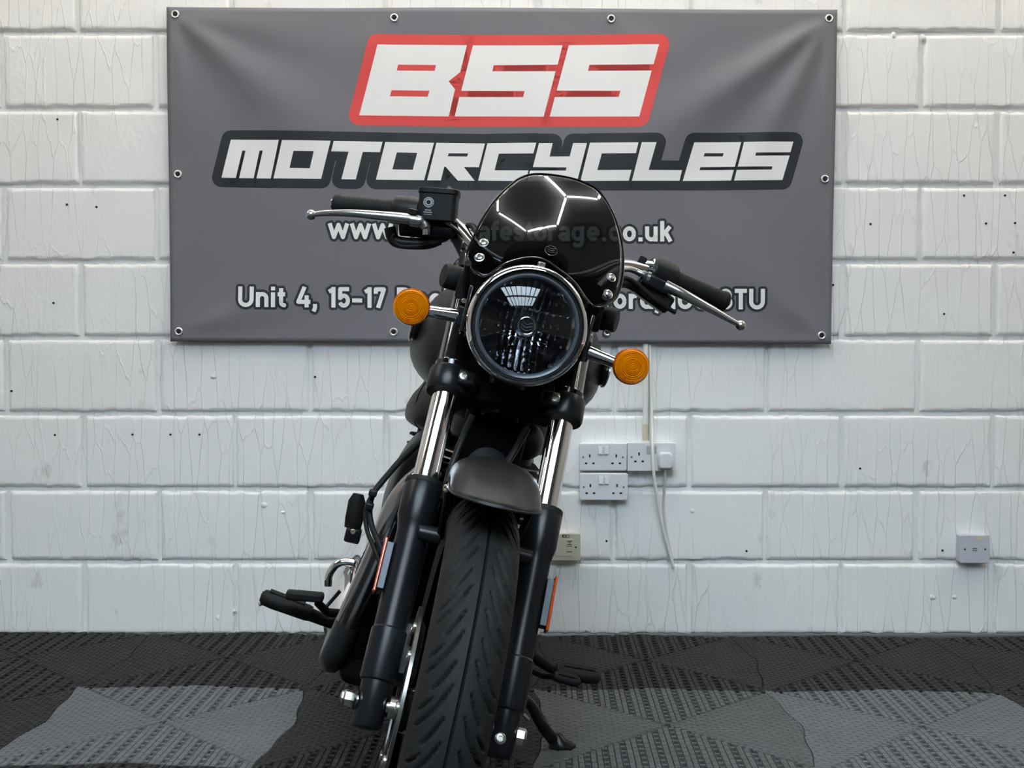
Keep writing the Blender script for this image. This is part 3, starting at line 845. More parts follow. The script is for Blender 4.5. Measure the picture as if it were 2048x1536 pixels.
# ------------------------------------------------------------------ wheels
def tyre(name, cx, R, hw, fine, parent):
    prof = []
    def sec(a):           # a from -1 bead .. 0 crown .. 1 bead
        s = abs(a)
        ang = s * 105
        if ang <= 90: y, r = hw * math.sin(rad(ang)) ** 0.92 if ang > 0 else 0, R - 0.056 * (1 - math.cos(rad(ang)))
        else:
            t = (ang - 90) / 15
            y, r = hw * (1 - 0.12 * t), R - 0.056 - 0.028 * t
        return math.copysign(y, a), r
    NA, NT = (72, 1000) if fine else (28, 120)
    PERIOD = 2 * math.pi * R / 30
    vs, fs = [], []
    secs = []
    for j in range(NA + 1):
        a = -1 + 2 * j / NA
        # denser over the tread
        a = math.copysign(abs(a) ** 1.12, a)
        secs.append(sec(a))
    # arc length across from the crown
    lat = [0] * (NA + 1)
    mid = NA // 2
    for j in range(mid + 1, NA + 1): lat[j] = lat[j - 1] + math.hypot(secs[j][0] - secs[j - 1][0], secs[j][1] - secs[j - 1][1])
    for j in range(mid - 1, -1, -1): lat[j] = lat[j + 1] + math.hypot(secs[j][0] - secs[j + 1][0], secs[j][1] - secs[j + 1][1])
    def depth(sarc, l, side):
        d = 0.0
        if not fine: return 0.0
        def sm(x, w): return max(0.0, min(1.0, (w - x) / 0.0012 + 0.5))
        d = max(d, sm(l, 0.0016))
        if 0.009 < l < 0.062:
            ph = PERIOD / 2 if side > 0 else 0.0
            q = max(0, l - 0.011)
            cv = -0.056 * (1 - math.exp(-q / 0.024)) - 0.25 * q
            slope = math.hypot(1, 0.056 / 0.024 * math.exp(-q / 0.024) + 0.25)
            for off, l0, l1, w in ((0, 0.011, 0.056, 0.0024), (PERIOD * 0.50, 0.012, 0.038, 0.0022), (PERIOD * 0.30, 0.034, 0.057, 0.0020)):
                if l < l0 or l > l1: continue
                x = (sarc - cv - ph - off + PERIOD / 2) % PERIOD - PERIOD / 2
                taper = min(1, (l - l0) / 0.012 + 0.25) * min(1, (l1 - l) / 0.006 + 0.2)
                d = max(d, sm(abs(x) / slope, w * taper))
        return d * 0.0050
    for i in range(NT):
        th = 2 * math.pi * i / NT
        ct, st = math.cos(th), math.sin(th)
        for j in range(NA + 1):
            y, r = secs[j]
            dp = depth(th * R, lat[j], y)
            # push in along the section normal (roughly toward the tyre core)
            ccy, ccr = 0.0, R - 0.056
            ny, nr = y - ccy, r - ccr
            L = math.hypot(ny, nr) or 1
            y2, r2 = y - ny / L * dp, r - nr / L * dp
            vs.append((cx + r2 * ct, y2, AXZ + r2 * st))
    n = NA + 1
    for i in range(NT):
        a, b = i * n, ((i + 1) % NT) * n
        for j in range(NA): fs.append((a + j, b + j, b + j + 1, a + j + 1))
    return MB().add(vs, fs).build(name, 'tyre', parent, sharp=60)
tyre('front_tyre', 0, TR, 0.0525, True, bike)
tyre('rear_tyre', -1.40, 0.325, 0.068, False, bike)
def wheel(cx, hw, R, pre):
    rim = MB()
    rim.rev([(-hw, R - .030), (-hw, R + .008), (-hw * .85, R + .008), (-hw * .7, R - .012), (hw * .7, R - .012), (hw * .85, R + .008), (hw, R + .008), (hw, R - .030), (-hw, R - .030)], (cx, 0, AXZ), Y_, 64)
    rm = rim.build(pre + '_rim', 'gloss', bike)
    for k in range(10):
        a = 2 * math.pi * k / 10
        d = Vector((math.cos(a), 0, math.sin(a)))
        c = Vector((cx, 0, AXZ))
        MB().tube([c + d * .03, c + d * .12, c + d * (R - .022)], [.013, .009, .011], 8).build('spoke', 'gloss', rm)
    MB().rev([(-.055, 0), (-.055, .03), (-.03, .04), (.03, .04), (.055, .03), (.055, 0)], (cx, 0, AXZ), Y_, 32).build(pre + '_hub', 'gloss', bike)
    return rm
wheel(0, .034, .252, 'front')
wheel(-1.40, .045, .238, 'rear')
# front brake disc on the bike's right
dc = MB().rev([(-.0025, .118), (.0025, .118), (.0025, .150), (-.0025, .150), (-.0025, .118)], (0, -.060, AXZ), Y_, 72).build('brake_disc', 'disc', bike)
car = MB()
for k in range(5):
    a = 2 * math.pi * k / 5 + .3
    d = Vector((math.cos(a), 0, math.sin(a)))
    car.box(Vector((0, -.0585, AXZ)) + d * .09, (.075, .005, .016), Matrix.Rotation(-a, 3, 'Y'))
car.rev([(-.003, .045), (.003, .045), (.003, .062), (-.003, .062), (-.003, .045)], (0, -.0585, AXZ), Y_, 32)
car.build('disc_carrier', 'satin', dc, sharp=30)
for k in range(10):
    a = 2 * math.pi * k / 10 + .3
    bolt(Vector((math.cos(a) * .122, -.063, AXZ + math.sin(a) * .122)), -Y_, .0085, dc, 'steel', 'rivet', .004)
cal = MB().box((0, 0, 0), (.06, .06, .10)).build('brake_caliper', 'satin', bike, bevel=.012, bseg=3)
cal.location = F(.10, -.085, -.072); cal.rotation_euler = (0, -RK, 0)
for s in (-.03, .03): bolt(F(.10 + s, -.085, -.103), -Y_, .009, cal).matrix_parent_inverse = cal.matrix_basis.inverted()
# axle, nut and bolt
ax = MB().cyl(AXLE + V(0, -.128, 0), AXLE + V(0, .120, 0), .0085, 20).build('axle', 'steel', bike)
MB().rev([(0, .011), (.004, .0125), (.014, .0125), (.017, .010), (.020, .0095), (.022, .0)], AXLE + V(0, -.1235, 0), -Y_, 6).build('axle_nut', 'steel', bike, bevel=.001, sharp=25)
MB().rev([(0, .015), (.003, .015), (.003, .0)], AXLE + V(0, -.121, 0), -Y_, 24).build('washer', 'satin', bike)
MB().rev([(0, .0125), (.004, .013), (.012, .013), (.015, .010), (.016, .0)], AXLE + V(0, .118, 0), Y_, 6).build('axle_bolt', 'steel', bike, bevel=.001, sharp=25)
MB().rev([(0, .016), (.022, .016), (.022, .0)], AXLE + V(0, -.072, 0), Y_, 24).build('wheel_spacer', 'steel', bike)

# ------------------------------------------------------------------ fork
for sgn in (-1, 1):
    l = sgn * HW
    sl = MB().rev([(-.036, 0), (-.036, .0185), (-.030, .0215), (.030, .0232), (.032, .0262), (.036, .027), (.108, .027), (.111, .0245), (.262, .0245), (.276, .0265), (.288, .0295), (.340, .0300), (.347, .0275), (.349, .0215)], F(0, 0, l), UF, 40).build('fork_slider', 'satin', bike, sharp=28)
    MB().cyl(F(0, -.001, l - .020 * 1), F(0, -.001, l + .020), .0175, 24).build('axle_lug', 'satin', sl, bevel=.002)
    if sgn > 0: bolt(F(-.013, .021, l - .004), NF, .0085, sl, 'steel', 'pinch_bolt', .004)
    MB().cyl(F(.262, .016, l - sgn * .008), F(.262, .018, l - sgn * .044), .0135, 18).build('fender_lug', 'satin', sl, bevel=.002)
    MB().rev([(-.004, .0275), (-.004, .030), (.004, .0295), (.006, .024), (.006, .0205)], F(.346, 0, l), UF, 40).build('dust_seal', 'rubber', sl)
    MB().rev([(.34, .0205), (.76, .0205)], F(0, 0, l), UF, 48).build('fork_tube', 'chrome', bike)
    MB().rev([(.548, .0205), (.548, .0275), (.556, .0285), (.560, .0265), (.735, .0265), (.740, .021)], F(0, 0, l), UF, 40).build('fork_cover', 'gloss', bike, sharp=30)
# reflectors on the slider sides
for sgn in (-1, 1):
    R3 = Matrix.Rotation(-RK, 3, 'Y')
    c = F(.201, .004, sgn * (HW + .0275))
    hb = MB().box(c + V(0, sgn * .001, 0), (.022, .011, .074), R3).build('reflector_bracket', mat('sky_tinted_bracket', (.05, .055, .065), .42, .6), bike, bevel=.001)  # blue sky reflection put into the bracket's base colour
    MB().box(c + V(0, sgn * .0088, 0), (.023, .0048, .086), R3).build('reflector', 'amber_refl', hb, bevel=.002)
# lower triple clamp
tc = MB()
for sgn in (-1, 1):
    tc.rev([(.505, .0205), (.505, .032), (.509, .034), (.542, .034), (.546, .032), (.546, .0205)], F(0, 0, sgn * HW), UF, 40)
R3 = Matrix.Rotation(-RK, 3, 'Y')
tc.box(F(.526, -.022, 0), (.05, .16, .034), R3)
ty = tc.build('lower_triple_clamp', 'satin', bike, bevel=.0, sharp=30)
for sgn in (-1, 1):
    MB().box(F(.526, .024, sgn * (HW - .028)), (.026, .03, .026), R3).build('clamp_boss', 'satin', ty, bevel=.004)
    bolt(F(.526, .0365, sgn * (HW - .022)), NF, .0085, ty, 'steel', 'clamp_bolt', .004)
tt = MB()
for sgn in (-1, 1): tt.rev([(.735, .0), (.735, .031), (.765, .031), (.768, .0)], F(0, 0, sgn * HW), UF, 32)
tt.box(F(.75, -.025, 0), (.06, .17, .028), R3)
tt.build('upper_triple_clamp', 'satin', bike, sharp=30)
MB().cyl(F(.50, -.042, 0), F(.74, -.042, 0), .031, 28).build('steering_head', 'case', bike)

# ------------------------------------------------------------------ front mudguard
vs, fs = [], []
NTH, NS = 60, 24
for i in range(NTH + 1):
    for j in range(NS + 1):
        t = -1 + 2 * j / NS
        y = .0655 * math.sin(t * math.pi / 2)
        r = .342 + .045 * max(0, math.cos(t * math.pi / 2)) ** .6
        zl = .672 - AXZ
        a0 = math.asin(min(.9999, zl / r)) if zl < r else math.pi / 2
        a = a0 + (rad(196) - a0) * i / NTH
        vs.append((r * math.cos(a), y, AXZ + r * math.sin(a)))
for i in range(NTH):
    for j in range(NS):
        q = i * (NS + 1) + j
        fs.append((q, q + 1, q + NS + 2, q + NS + 1))
fen = MB().add(vs, fs).build('front_mudguard', 'fender', bike, sharp=80)
so = fen.modifiers.new('thickness', 'SOLIDIFY'); so.thickness = .0022; so.offset = -1
lip = [Vector(vs[j]) for j in range(NS + 1)]
MB().tube(lip, .0019, 8).build('rolled_lip', 'fender', fen)
for sgn in (-1, 1):
    p = F(.262, .018, sgn * (HW - .042)); q = Vector((.02, sgn * .0655, AXZ + .345))
    MB().tube([p, (p + q) / 2 + V(.01, 0, .01), q], .0055, 10).build('mudguard_stay', 'satin', fen)
    bolt(q + V(.015, sgn * .001, -.012), V(.8, sgn, 0), .006, fen)
bolt(P(937, 941, -.05) , V(1, 0, .2), .005, fen, 'steel', 'bolt', .005)

# ------------------------------------------------------------------ headlight
HC = F(.5889, .1383, 0)
HA = Vector((1, 0.03, -0.01)).normalized()
R0 = .0957
hl = MB().rev([(-.150, 0), (-.148, .03), (-.130, .062), (-.095, .082), (-.05, .0915), (-.012, .0925)], HC, HA, 64).build('headlight_shell', 'gloss', bike)
MB().rev([(-.022, .0925), (-.022, .0955), (-.006, R0), (.006, .0945), (.011, .0915), (.012, .0885), (.008, .0865), (.004, .0860), (-.004, .0855)], HC, HA, 96).build('chrome_rim', 'chrome', hl, sharp=50)
MB().rev([(.002, .0865), (.006, .0855), (.006, .0825), (.000, .0815)], HC, HA, 96).build('rim_gasket', 'rubber', hl)
MB().rev([(.001, .0825), (.0075, .0815), (.010, .0785), (.0075, .0755), (-.004, .0750)], HC, HA, 96).build('lens_edge', mat('frosted_lens_edge', (.075, .088, .10), .28, .2), hl)
MB().rev([(.0085 + (.078 ** 2 - r * r) / .24, r) for r in [.078 * (1 - k / 20) for k in range(21)]], HC, HA, 96).build('lens', 'lens', hl)
# fluted reflector bowl
s_, t_, a_ = frame(HA)
rings = []
for i in range(25):
    r = .0765 - (.0765 - .014) * i / 24
    h = -.060 + .060 * (r / .0765) ** 2 - .002
    ring = []
    for j in range(160):
        an = 2 * math.pi * j / 160
        yy, zz = r * math.cos(an), r * math.sin(an)
        fl = .0022 * abs(math.sin(yy * 2 * math.pi / .021)) + (.0014 * (int((zz + .1) / .016) % 2))
        ring.append(HC + a_ * (h + fl * min(1, (.0765 - r) / .006 + .0)) + Vector((0, 1, 0)) * yy + Vector((0, 0, 1)) * zz)
    rings.append(ring)
MB().loft(rings, False).build('reflector_bowl', mat('smoked_reflector', (.34, .34, .35), .10, 1.0), hl, sharp=25)
MB().rev([(-.058, .016), (-.020, .0175), (-.012, .0160), (-.008, .0145), (-.0075, 0)], HC, HA, 40).build('bulb_shield', mat('dark_bulb_shield', (.05, .05, .055), .25, .8), hl)
em = MB()
em.tube([HC + a_ * -.006 + (s_ * math.cos(k * math.pi / 16) + t_ * math.sin(k * math.pi / 16)) * .0135 for k in range(32)], .0014, 8, closed=True)
hem = em.build('shield_ring', 'darkchrome', hl)
for dz in (.005, .0, -.005):
    w = .009 if dz < .004 else .008
    MB().tube(spline([HC + a_ * -.0065 + Vector((0, w * q, dz - .003 * (1 - abs(q)) + .001 * abs(q))) for q in (-1, -.5, 0, .5, 1)], 4), .0009, 6).build('winged_crest', 'darkchrome', hem)
# clip screw above the rim
MB().box(HC + V(-.012, 0, .0985), (.012, .012, .008)).build('rim_clip', 'steel', hl, bevel=.001)
bolt(HC + V(-.005, 0, .0985), X, .0042, hl, 'steel', 'clip_screw', .003)
# ears carrying the headlight and the round mounts beside the fork
for sgn, px in ((-1, (905, 555)), (1, (1215, 638))):
    MB().box((-.19, sgn * .098, .925), (.10, .006, .075)).build('headlight_ear', 'gloss', bike, bevel=.002)
    c = P(*px, -.24)
    mb = MB().rev([(-.020, 0), (-.020, .0195), (-.012, .0205), (.010, .0205), (.016, .0185), (.017, 0)], c, V(.35, sgn, 0), 32).build('rubber_mount', 'rubber', bike, sharp=40)
    MB().box((-.225, sgn * .106, .965), (.03, .03, .05)).build('mount_bracket', 'satin', bike, bevel=.004)
ring = P(1213, 668, -.23)
MB().tube([ring + Vector((0, .006 * math.cos(k * math.pi / 8), .006 * math.sin(k * math.pi / 8))) for k in range(16)], .0015, 6, closed=True).build('cable_ring', 'steel', bike)

# ------------------------------------------------------------------ indicators
def lens_prof():
    pr = [(-.004, .0282)]
    pr += [(.004, .0284), (.009, .0272)]
    n = 18
    for k in range(n + 1):
        r = .0262 * (1 - k / n)
        h = .0095 + .0075 * (1 - (r / .0262) ** 2)
        pr.append((h + (.0011 if k % 2 else -.0005), max(r, 0)))
    return pr
for sgn, c, st in ((-1, P(823, 614, -.16), P(918, 632, -.2)), (1, P(1262, 733, -.16), P(1182, 702, -.2))):
    fw_ = Vector((1, .05 * sgn, .0)).normalized()
    body = MB().rev([(-.034, 0), (-.033, .012), (-.022, .022), (-.006, .0278), (-.002, .0284)], c, fw_, 40).build('indicator_body', 'satin', bike)
    MB().rev([(-.003, .0286), (-.020, .018), (-.024, .006), (-.024, 0)], c, fw_, 40).build('indicator_reflector', mat('amber_tinted_bowl', (.75, .45, .12), .35, .5), body)
    MB().rev(lens_prof(), c, fw_, 48).build('indicator_lens', 'amber', body, sharp=20)
    s_, t_, a_ = frame(fw_)
    for r in (.0040, .0080, .0120, .0160, .0200, .0238):
        h = .0099 + .0075 * (1 - (r / .0262) ** 2)
        MB().tube([c + a_ * h + (s_ * math.cos(k * math.pi / 18) + t_ * math.sin(k * math.pi / 18)) * r for k in range(36)], .00055, 6, closed=True).build('lens_ring', 'amber_ring', body)
    MB().rev([(-.005, .0284), (-.005, .0293), (.004, .0293), (.0075, .0280), (.0075, .0265)], c, fw_, 48).build('lens_rim', 'amber_refl', body)
    MB().rev([(0, .0022), (.002, .0022), (.002, 0)], c + V(.0125, -.004 * sgn - .004, -.0215), fw_, 10).build('lens_screw', 'amber_refl', body)
    a = c + V(-.016, -sgn * .020, 0)
    b = Vector((a.x - .01, sgn * .107, (a.z + st.z) / 2 + .002))
    MB().tube([a, (a + b) / 2, b], [.0088, .0102, .0118], 24).build('indicator_stalk', 'chrome', body)
    MB().box((b.x, sgn * .103, b.z), (.024, .014, .034)).build('stalk_mount', 'satin', body, bevel=.003)
    bolt(Vector((b.x + .01, sgn * .104, b.z + .025)), X, .0045, body)

# ------------------------------------------------------------------ fly screen
OUT = [(1059, 349), (1038, 357), (1022, 369), (998, 391), (981, 411), (967, 433), (955, 456), (945, 478), (936, 498), (932, 510), (934, 520), (944, 539), (956, 550), (966, 553), (980, 548), (1009, 528), (1041, 517.5), (1062, 515), (1080, 517), (1100, 526), (1118, 539), (1137, 553), (1154, 570), (1170, 594), (1180, 606), (1190, 613), (1202, 614), (1217, 609), (1229, 600), (1237, 588), (1243, 568), (1247, 540), (1247, 510), (1244, 483), (1236, 449), (1222, 414), (1202, 385), (1183, 371), (1160, 361), (1134, 354), (1106, 349.5), (1080, 347.5)]
def screen_x(y, z):
    zz = z - .93
    return -.105 - .42 * zz - 1.45 * zz * zz - 1.5 * y * y
def on_screen(u, v):
    x = -.2
    for _ in range(30):
        p = P(u, v, x); x = .5 * x + .5 * screen_x(p.y, p.z)
    p = P(u, v, x); return p
def loop_smooth(pts, n=4):
    k = len(pts); out = []
    for i in range(k):
        p0, p1, p2, p3 = (Vector((*pts[(i + d) % k], 0)) for d in (-1, 0, 1, 2))
        for q in range(n):
            t = q / n
            c = 0.5 * ((2 * p1) + (p2 - p0) * t + (2 * p0 - 5 * p1 + 4 * p2 - p3) * t * t + (3 * p1 - p0 - 3 * p2 + p3) * t ** 3)
            out.append((c.x, c.y))
    return out
ol = [on_screen(*p) for p in loop_smooth(OUT)]
cen = on_screen(1092, 450)
NR = 22
vs = [cen]; fs = []
n = len(ol)
for k in range(1, NR + 1):
    f = k / NR
    for p in ol:
        y, z = cen.y + (p.y - cen.y) * f, cen.z + (p.z - cen.z) * f
        vs.append(Vector((screen_x(y, z), y, z)))
for j in range(n): fs.append((0, 1 + j, 1 + (j + 1) % n))
for k in range(NR - 1):
    a, b = 1 + k * n, 1 + (k + 1) * n
    for j in range(n): fs.append((a + j, b + j, b + (j + 1) % n, a + (j + 1) % n))
scr_o = MB().add(vs, fs).build('fly_screen', 'smoke', bike, sharp=180)
so = scr_o.modifiers.new('thickness', 'SOLIDIFY'); so.thickness = .003; so.offset = -1
MB().tube([p + V(-.001, 0, 0) for p in ol], .0016, 6, closed=True).build('screen_edge', 'gloss', scr_o)
def scr_n(y, z):
    e = 1e-3
    return Vector((1, -(screen_x(y + e, z) - screen_x(y - e, z)) / (2 * e), -(screen_x(y, z + e) - screen_x(y, z - e)) / (2 * e))).normalized()
for u, v in ((967, 487), (959, 516), (1221, 556), (1215, 589)):
    p = on_screen(u, v)
    nn = scr_n(p.y, p.z)
    MB().rev([(0, .0085), (.0015, .0085), (.0018, .0066), (.0045, .0058), (.0056, .0035), (.0045, .0025), (.0045, 0)], p + nn * .0005, nn, 24).build('screen_bolt', 'alloy', scr_o)
p = on_screen(1102, 502); nn = scr_n(p.y, p.z); s_, t_, _ = frame(nn)
MB().tube([p + nn * .001 + (s_ * math.cos(k * math.pi / 14) + t_ * math.sin(k * math.pi / 14)) * .0098 for k in range(28)], .0008, 6, closed=True).build('screen_crest', 'darkchrome', scr_o)
for dz in (.004, 0, -.004):
    MB().tube([p + nn * .001 + s_ * (q * .0065) + t_ * (dz + .002 * abs(q)) for q in (-1, -.3, 0, .3, 1)], .0007, 5).build('screen_crest', 'darkchrome', scr_o)
for sgn in (-1, 1):
    MB().tube(spline([(-.155, sgn * .112, .995), (-.19, sgn * .108, .97), (-.22, sgn * .10, .94)], 5), .006, 8).build('screen_bracket', 'satin', scr_o)

# ------------------------------------------------------------------ handlebar and controls
GR, GLf = Vector((-.49, -.374, 1.064)), Vector((-.49, .374, 1.064))
bar = []
for sgn in (-1, 1):
    q = [(-.49, sgn * .374, 1.064), (-.468, sgn * .27, 1.078), (-.45, sgn * .205, 1.082), (-.42, sgn * .15, 1.075), (-.375, sgn * .10, 1.04), (-.352, sgn * .055, 1.022), (-.35, 0, 1.02)]
    bar.append(q)
hb = MB().tube(spline(bar[0] + bar[1][::-1][1:], 8), .011, 16).build('handlebar', 'darkchrome', bike)
for sgn in (-1, 1):
    MB().tube([(-.352, sgn * .045, .985), (-.352, sgn * .045, 1.03)], .016, 16).build('bar_riser', 'satin', hb, bevel=.002)
for sgn in (-1, 1):
    a, b = Vector((-.49, sgn * .374, 1.064)), Vector((-.468, sgn * .265, 1.0785))
    ax_ = (b - a).normalized()
    pr = [(0, .0), (0, .0165), (.003, .0185), (.010, .0185), (.014, .0165)]
    L = (b - a).length
    pr += [(.014 + (L - .02) * k / 20, .0165 + (.0006 if k % 2 else 0)) for k in range(1, 20)] + [(L - .004, .0178), (L, .017), (L, 0)]
    g = MB().rev(pr, a, ax_, 28).build('handlebar_grip', 'rubber', bike, sharp=40)
    MB().rev([(0, .010), (-.004, .0095), (-.006, .006), (-.006, 0)], a, ax_, 20).build('bar_end', 'chrome', g)
    # switch housing
    c0 = b; c1 = b + (Vector((-.45, sgn * .205, 1.084)) - b) * .85
    sw = MB().tube([c0, c0 + (c1 - c0) * .12, c0 + (c1 - c0) * .5, c1], [.020, .027, .0285, .025], 20).build('switch_housing', 'plastic', bike, bevel=.002, sharp=40)
    bolt(c0 + (c1 - c0) * .45 + V(.006, 0, .0245), V(.2, 0, 1), .0035, sw, 'steel', 'housing_screw', .002)
# right-hand controls (the photograph's left): reservoir, brake lever, light switch
c = (P(842, 382, -.425) + P(912, 445, -.425)) / 2
RR = Matrix.Rotation(rad(-6), 3, 'Z') @ Matrix.Rotation(rad(9), 3, 'X')
res = MB().prism(rounded_rect(-.034, .034, -.026, .026, .010), c + RR @ V(0, 0, -.028), RR @ Y_, RR @ X, RR @ Z, .050).build('brake_reservoir', 'plastic', bike, bevel=.002)
MB().prism(rounded_rect(-.036, .036, -.028, .028, .011), c + RR @ V(0, 0, .020), RR @ Y_, RR @ X, RR @ Z, .010).build('reservoir_cap', 'plastic', res, bevel=.0015)
bd_ = MB()
pc_ = c + RR @ V(.0265, -.015, .003)
for r, w in ((.0083, .0011), (.0050, .0014)):
    bd_.tube([pc_ + RR @ V(0, r * math.cos(k * math.pi / 14), r * math.sin(k * math.pi / 14)) for k in range(28)], w, 6, closed=True)
bd_.build('brake_maker_mark', mat('pale_grey_print', (.34, .36, .37), .5), res)
for k, w in enumerate((.0055, .0075, .0068)):
    MB().box(pc_ + RR @ V(0, 0, -.0135 - .0038 * k), (.0008, w * 2, .0016 if k < 2 else .0008), RR).build('print_line', D.materials['pale_grey_print'], res, smooth=False)
mc = MB().tube([P(800, 455, -.445), P(850, 455, -.44), P(905, 462, -.43)], [.015, .019, .014], 16).build('master_cylinder', 'satin', bike)
MB().cyl(P(900, 450, -.43), P(922, 455, -.43), .009, 16).build('hose_union', 'alloy', mc)
def lever(pts, r, m='alloy'):
    sp = spline(pts, 6)
    k = len(sp) - 1
    rs = [r[0] + (r[1] - r[0]) * i / k for i in range(k + 1)]
    lv = MB().tube(sp, rs, 16, flat=.9).build('lever', m, bike)
    MB().ell(sp[0], (.0098, .0098, .0098), 20, 12).build('lever_ball', m, lv)
    return lv
lv = lever([P(622, 430, -.43), P(650, 427, -.425), P(700, 427, -.415), P(750, 431, -.41), P(800, 436, -.41), P(835, 441, -.415)], (.0052, .0124))
lv.name = 'brake_lever'
MB().tube(spline([P(822, 440, -.412), P(842, 444, -.41), P(852, 455, -.41), P(853, 470, -.41)], 5), [.0125] * 6 + [.0105] * 5 + [.008] * 5, 14).build('lever_root', 'alloy', lv)
MB().rev([(-.004, 0), (-.004, .014), (.004, .014), (.006, .010), (.006, 0)], P(830, 426, -.415), Z, 20).build('lever_pivot', 'satin', lv)
MB().tube(spline([P(780, 455, -.45), P(785, 475, -.45), P(800, 485, -.45), P(850, 487, -.45), P(880, 478, -.45)], 5), .011, 12).build('throttle_housing', 'plastic', bike)
MB().tube(spline([P(790, 468, -.44), P(784, 478, -.44), P(800, 492, -.44), P(840, 492, -.44), P(880, 482, -.44), P(915, 465, -.42), P(940, 452, -.40), P(955, 470, -.36)], 6), .0042, 8).build('throttle_cable', 'rubber', bike)
MB().tube(spline([P(918, 455, -.43), P(930, 455, -.42), P(932, 470, -.41), P(929, 492, -.40), P(926, 505, -.38)], 5), .0055, 10).build('brake_pipe', 'alloy', bike)
MB().tube(spline([P(926, 500, -.38), P(935, 510, -.35), P(915, 525, -.33), P(906, 540, -.31), P(900, 560, -.30)], 5), .0045, 10).build('brake_hose', 'gloss', bike)
MB().tube(spline([P(935, 503, -.36), P(922, 520, -.34), P(914, 534, -.32)], 5), .0036, 10).build('chrome_line', 'chrome', bike)
MB().tube(spline([P(895, 450, -.46), P(915, 480, -.44), P(935, 520, -.40), P(950, 560, -.36)], 6), .011, 12).build('bar_loom', 'rubber', bike)
# left-hand controls (the photograph's right): clutch lever, perch, switch cube
lv = lever([P(1481, 651, -.43), P(1460, 640, -.425), P(1430, 623, -.418), P(1400, 607, -.412), P(1365, 588, -.41), P(1330, 571, -.415)], (.0052, .0120))
lv.name = 'clutch_lever'
MB().box(P(1310, 568, -.425), (.035, .052, .022), Matrix.Rotation(rad(-13), 3, 'X')).build('clutch_perch', 'satin', lv, bevel=.004)
MB().cyl(P(1283, 548, -.42), P(1300, 556, -.42), .008, 16).build('cable_adjuster', 'alloy', lv, bevel=.001)
MB().rev([(-.003, 0), (-.003, .0125), (.003, .0125), (.003, 0)], P(1295, 556, -.418), P(1300, 558, -.42) - P(1290, 554, -.42), 20).build('adjuster_wheel', 'alloy', lv)
MB().tube(spline([P(1283, 548, -.42), P(1268, 541, -.42), P(1250, 538, -.40), P(1225, 545, -.36), P(1195, 575, -.30)], 6), .0062, 12).build('clutch_cable', 'alloy', bike)
MB().cyl(P(1290, 528, -.45), P(1312, 530, -.45), .0065, 12).build('bar_clamp', 'chrome', bike)
MB().cyl(P(1309, 520, -.45), P(1311, 552, -.44), .0045, 12).build('bar_clamp', 'chrome', bike)
MB().box(P(1284, 522, -.45), (.014, .014, .016), Matrix.Rotation(rad(-13), 3, 'X')).build('clamp_cap', 'rubber', bike, bevel=.002)
MB().box(P(1305, 590, -.44), (.04, .075, .034), Matrix.Rotation(rad(-22), 3, 'X')).build('switch_cube', 'plastic', bike, bevel=.006)
MB().tube(spline([P(1350, 625, -.43), P(1310, 600, -.41), P(1270, 565, -.40), P(1245, 556, -.38), P(1215, 570, -.33)], 6), .0042, 8).build('switch_loom', 'rubber', bike)
MB().tube(spline([P(1275, 575, -.42), P(1250, 565, -.40), P(1225, 570, -.36), P(1200, 590, -.3)], 6), .010, 10).build('bar_loom', 'rubber', bike)
# instrument pod hidden behind the screen
pod = MB().rev([(0, 0), (0, .04), (.012, .056), (.03, .056), (.034, .052)], (-.30, 0, 1.01), V(-.55, 0, .83), 40).build('instrument_pod', 'plastic', bike)
MB().rev([(.031, .052), (.032, 0)], (-.30, 0, 1.01), V(-.55, 0, .83), 40).build('dial_glass', 'gloss', pod)

# ------------------------------------------------------------------ tank, seat, side covers
def body_loft(name, m, sts, ex, parent=bike, n=40, sharp=60):
    rings = []
    for x, yc, hw, zb, zt in sts:
        ring = []
        for k in range(n):
            a = 2 * math.pi * k / n
            c_, s_ = math.cos(a), math.sin(a)
            e = ex
            yy = math.copysign(abs(c_) ** (2 / e), c_) * hw
            zz = math.copysign(abs(s_) ** (2 / e), s_)
            zm = zb + (zt - zb) * .42
            ring.append(Vector((x, yc + yy * (1 - .10 * max(0, zz)), zm + (zz * (zt - zm) if zz > 0 else zz * (zm - zb)))))
        rings.append(ring)
    return MB().loft(rings, True).build(name, m, parent, sharp=sharp)
def refine(st, k=4):
    return [tuple(v) for v in [list(p) for p in [tuple(q) for q in spline5(st, k)]]]
def spline5(st, n):
    out = []
    for i in range(len(st) - 1):
        p0 = st[max(i - 1, 0)]; p1 = st[i]; p2 = st[i + 1]; p3 = st[min(i + 2, len(st) - 1)]
        for q in range(n):
            t = q / n
            out.append(tuple(.5 * ((2 * b) + (c - a) * t + (2 * a - 5 * b + 4 * c - d) * t * t + (3 * b - a - 3 * c + d) * t ** 3) for a, b, c, d in zip(p0, p1, p2, p3)))
    out.append(st[-1]); return out
tank = body_loft('fuel_tank', 'tank', spline5([(-.335, 0, .03, .86, .93), (-.342, 0, .095, .815, .965), (-.37, 0, .140, .785, .99), (-.43, 0, .168, .770, 1.005), (-.52, 0, .181, .765, 1.008), (-.65, 0, .176, .757, .985), (-.78, 0, .135, .750, .925), (-.88, 0, .07, .755, .86)], 5), 2.5)
for sgn, px in ((-1, (845, 665)), (1, (1192, 748))):
    c = Vector((-.47, sgn * .176, .882))
    MB().ell(c, (.05, .010, .026), 20, 10, .8).build('tank_badge', 'gloss', tank)
    MB().tube([c + V(.05 * math.cos(k * math.pi / 12), sgn * .006, .026 * math.sin(k * math.pi / 12)) for k in range(24)], .0025, 6, closed=True).build('badge_trim', 'alloy', tank)
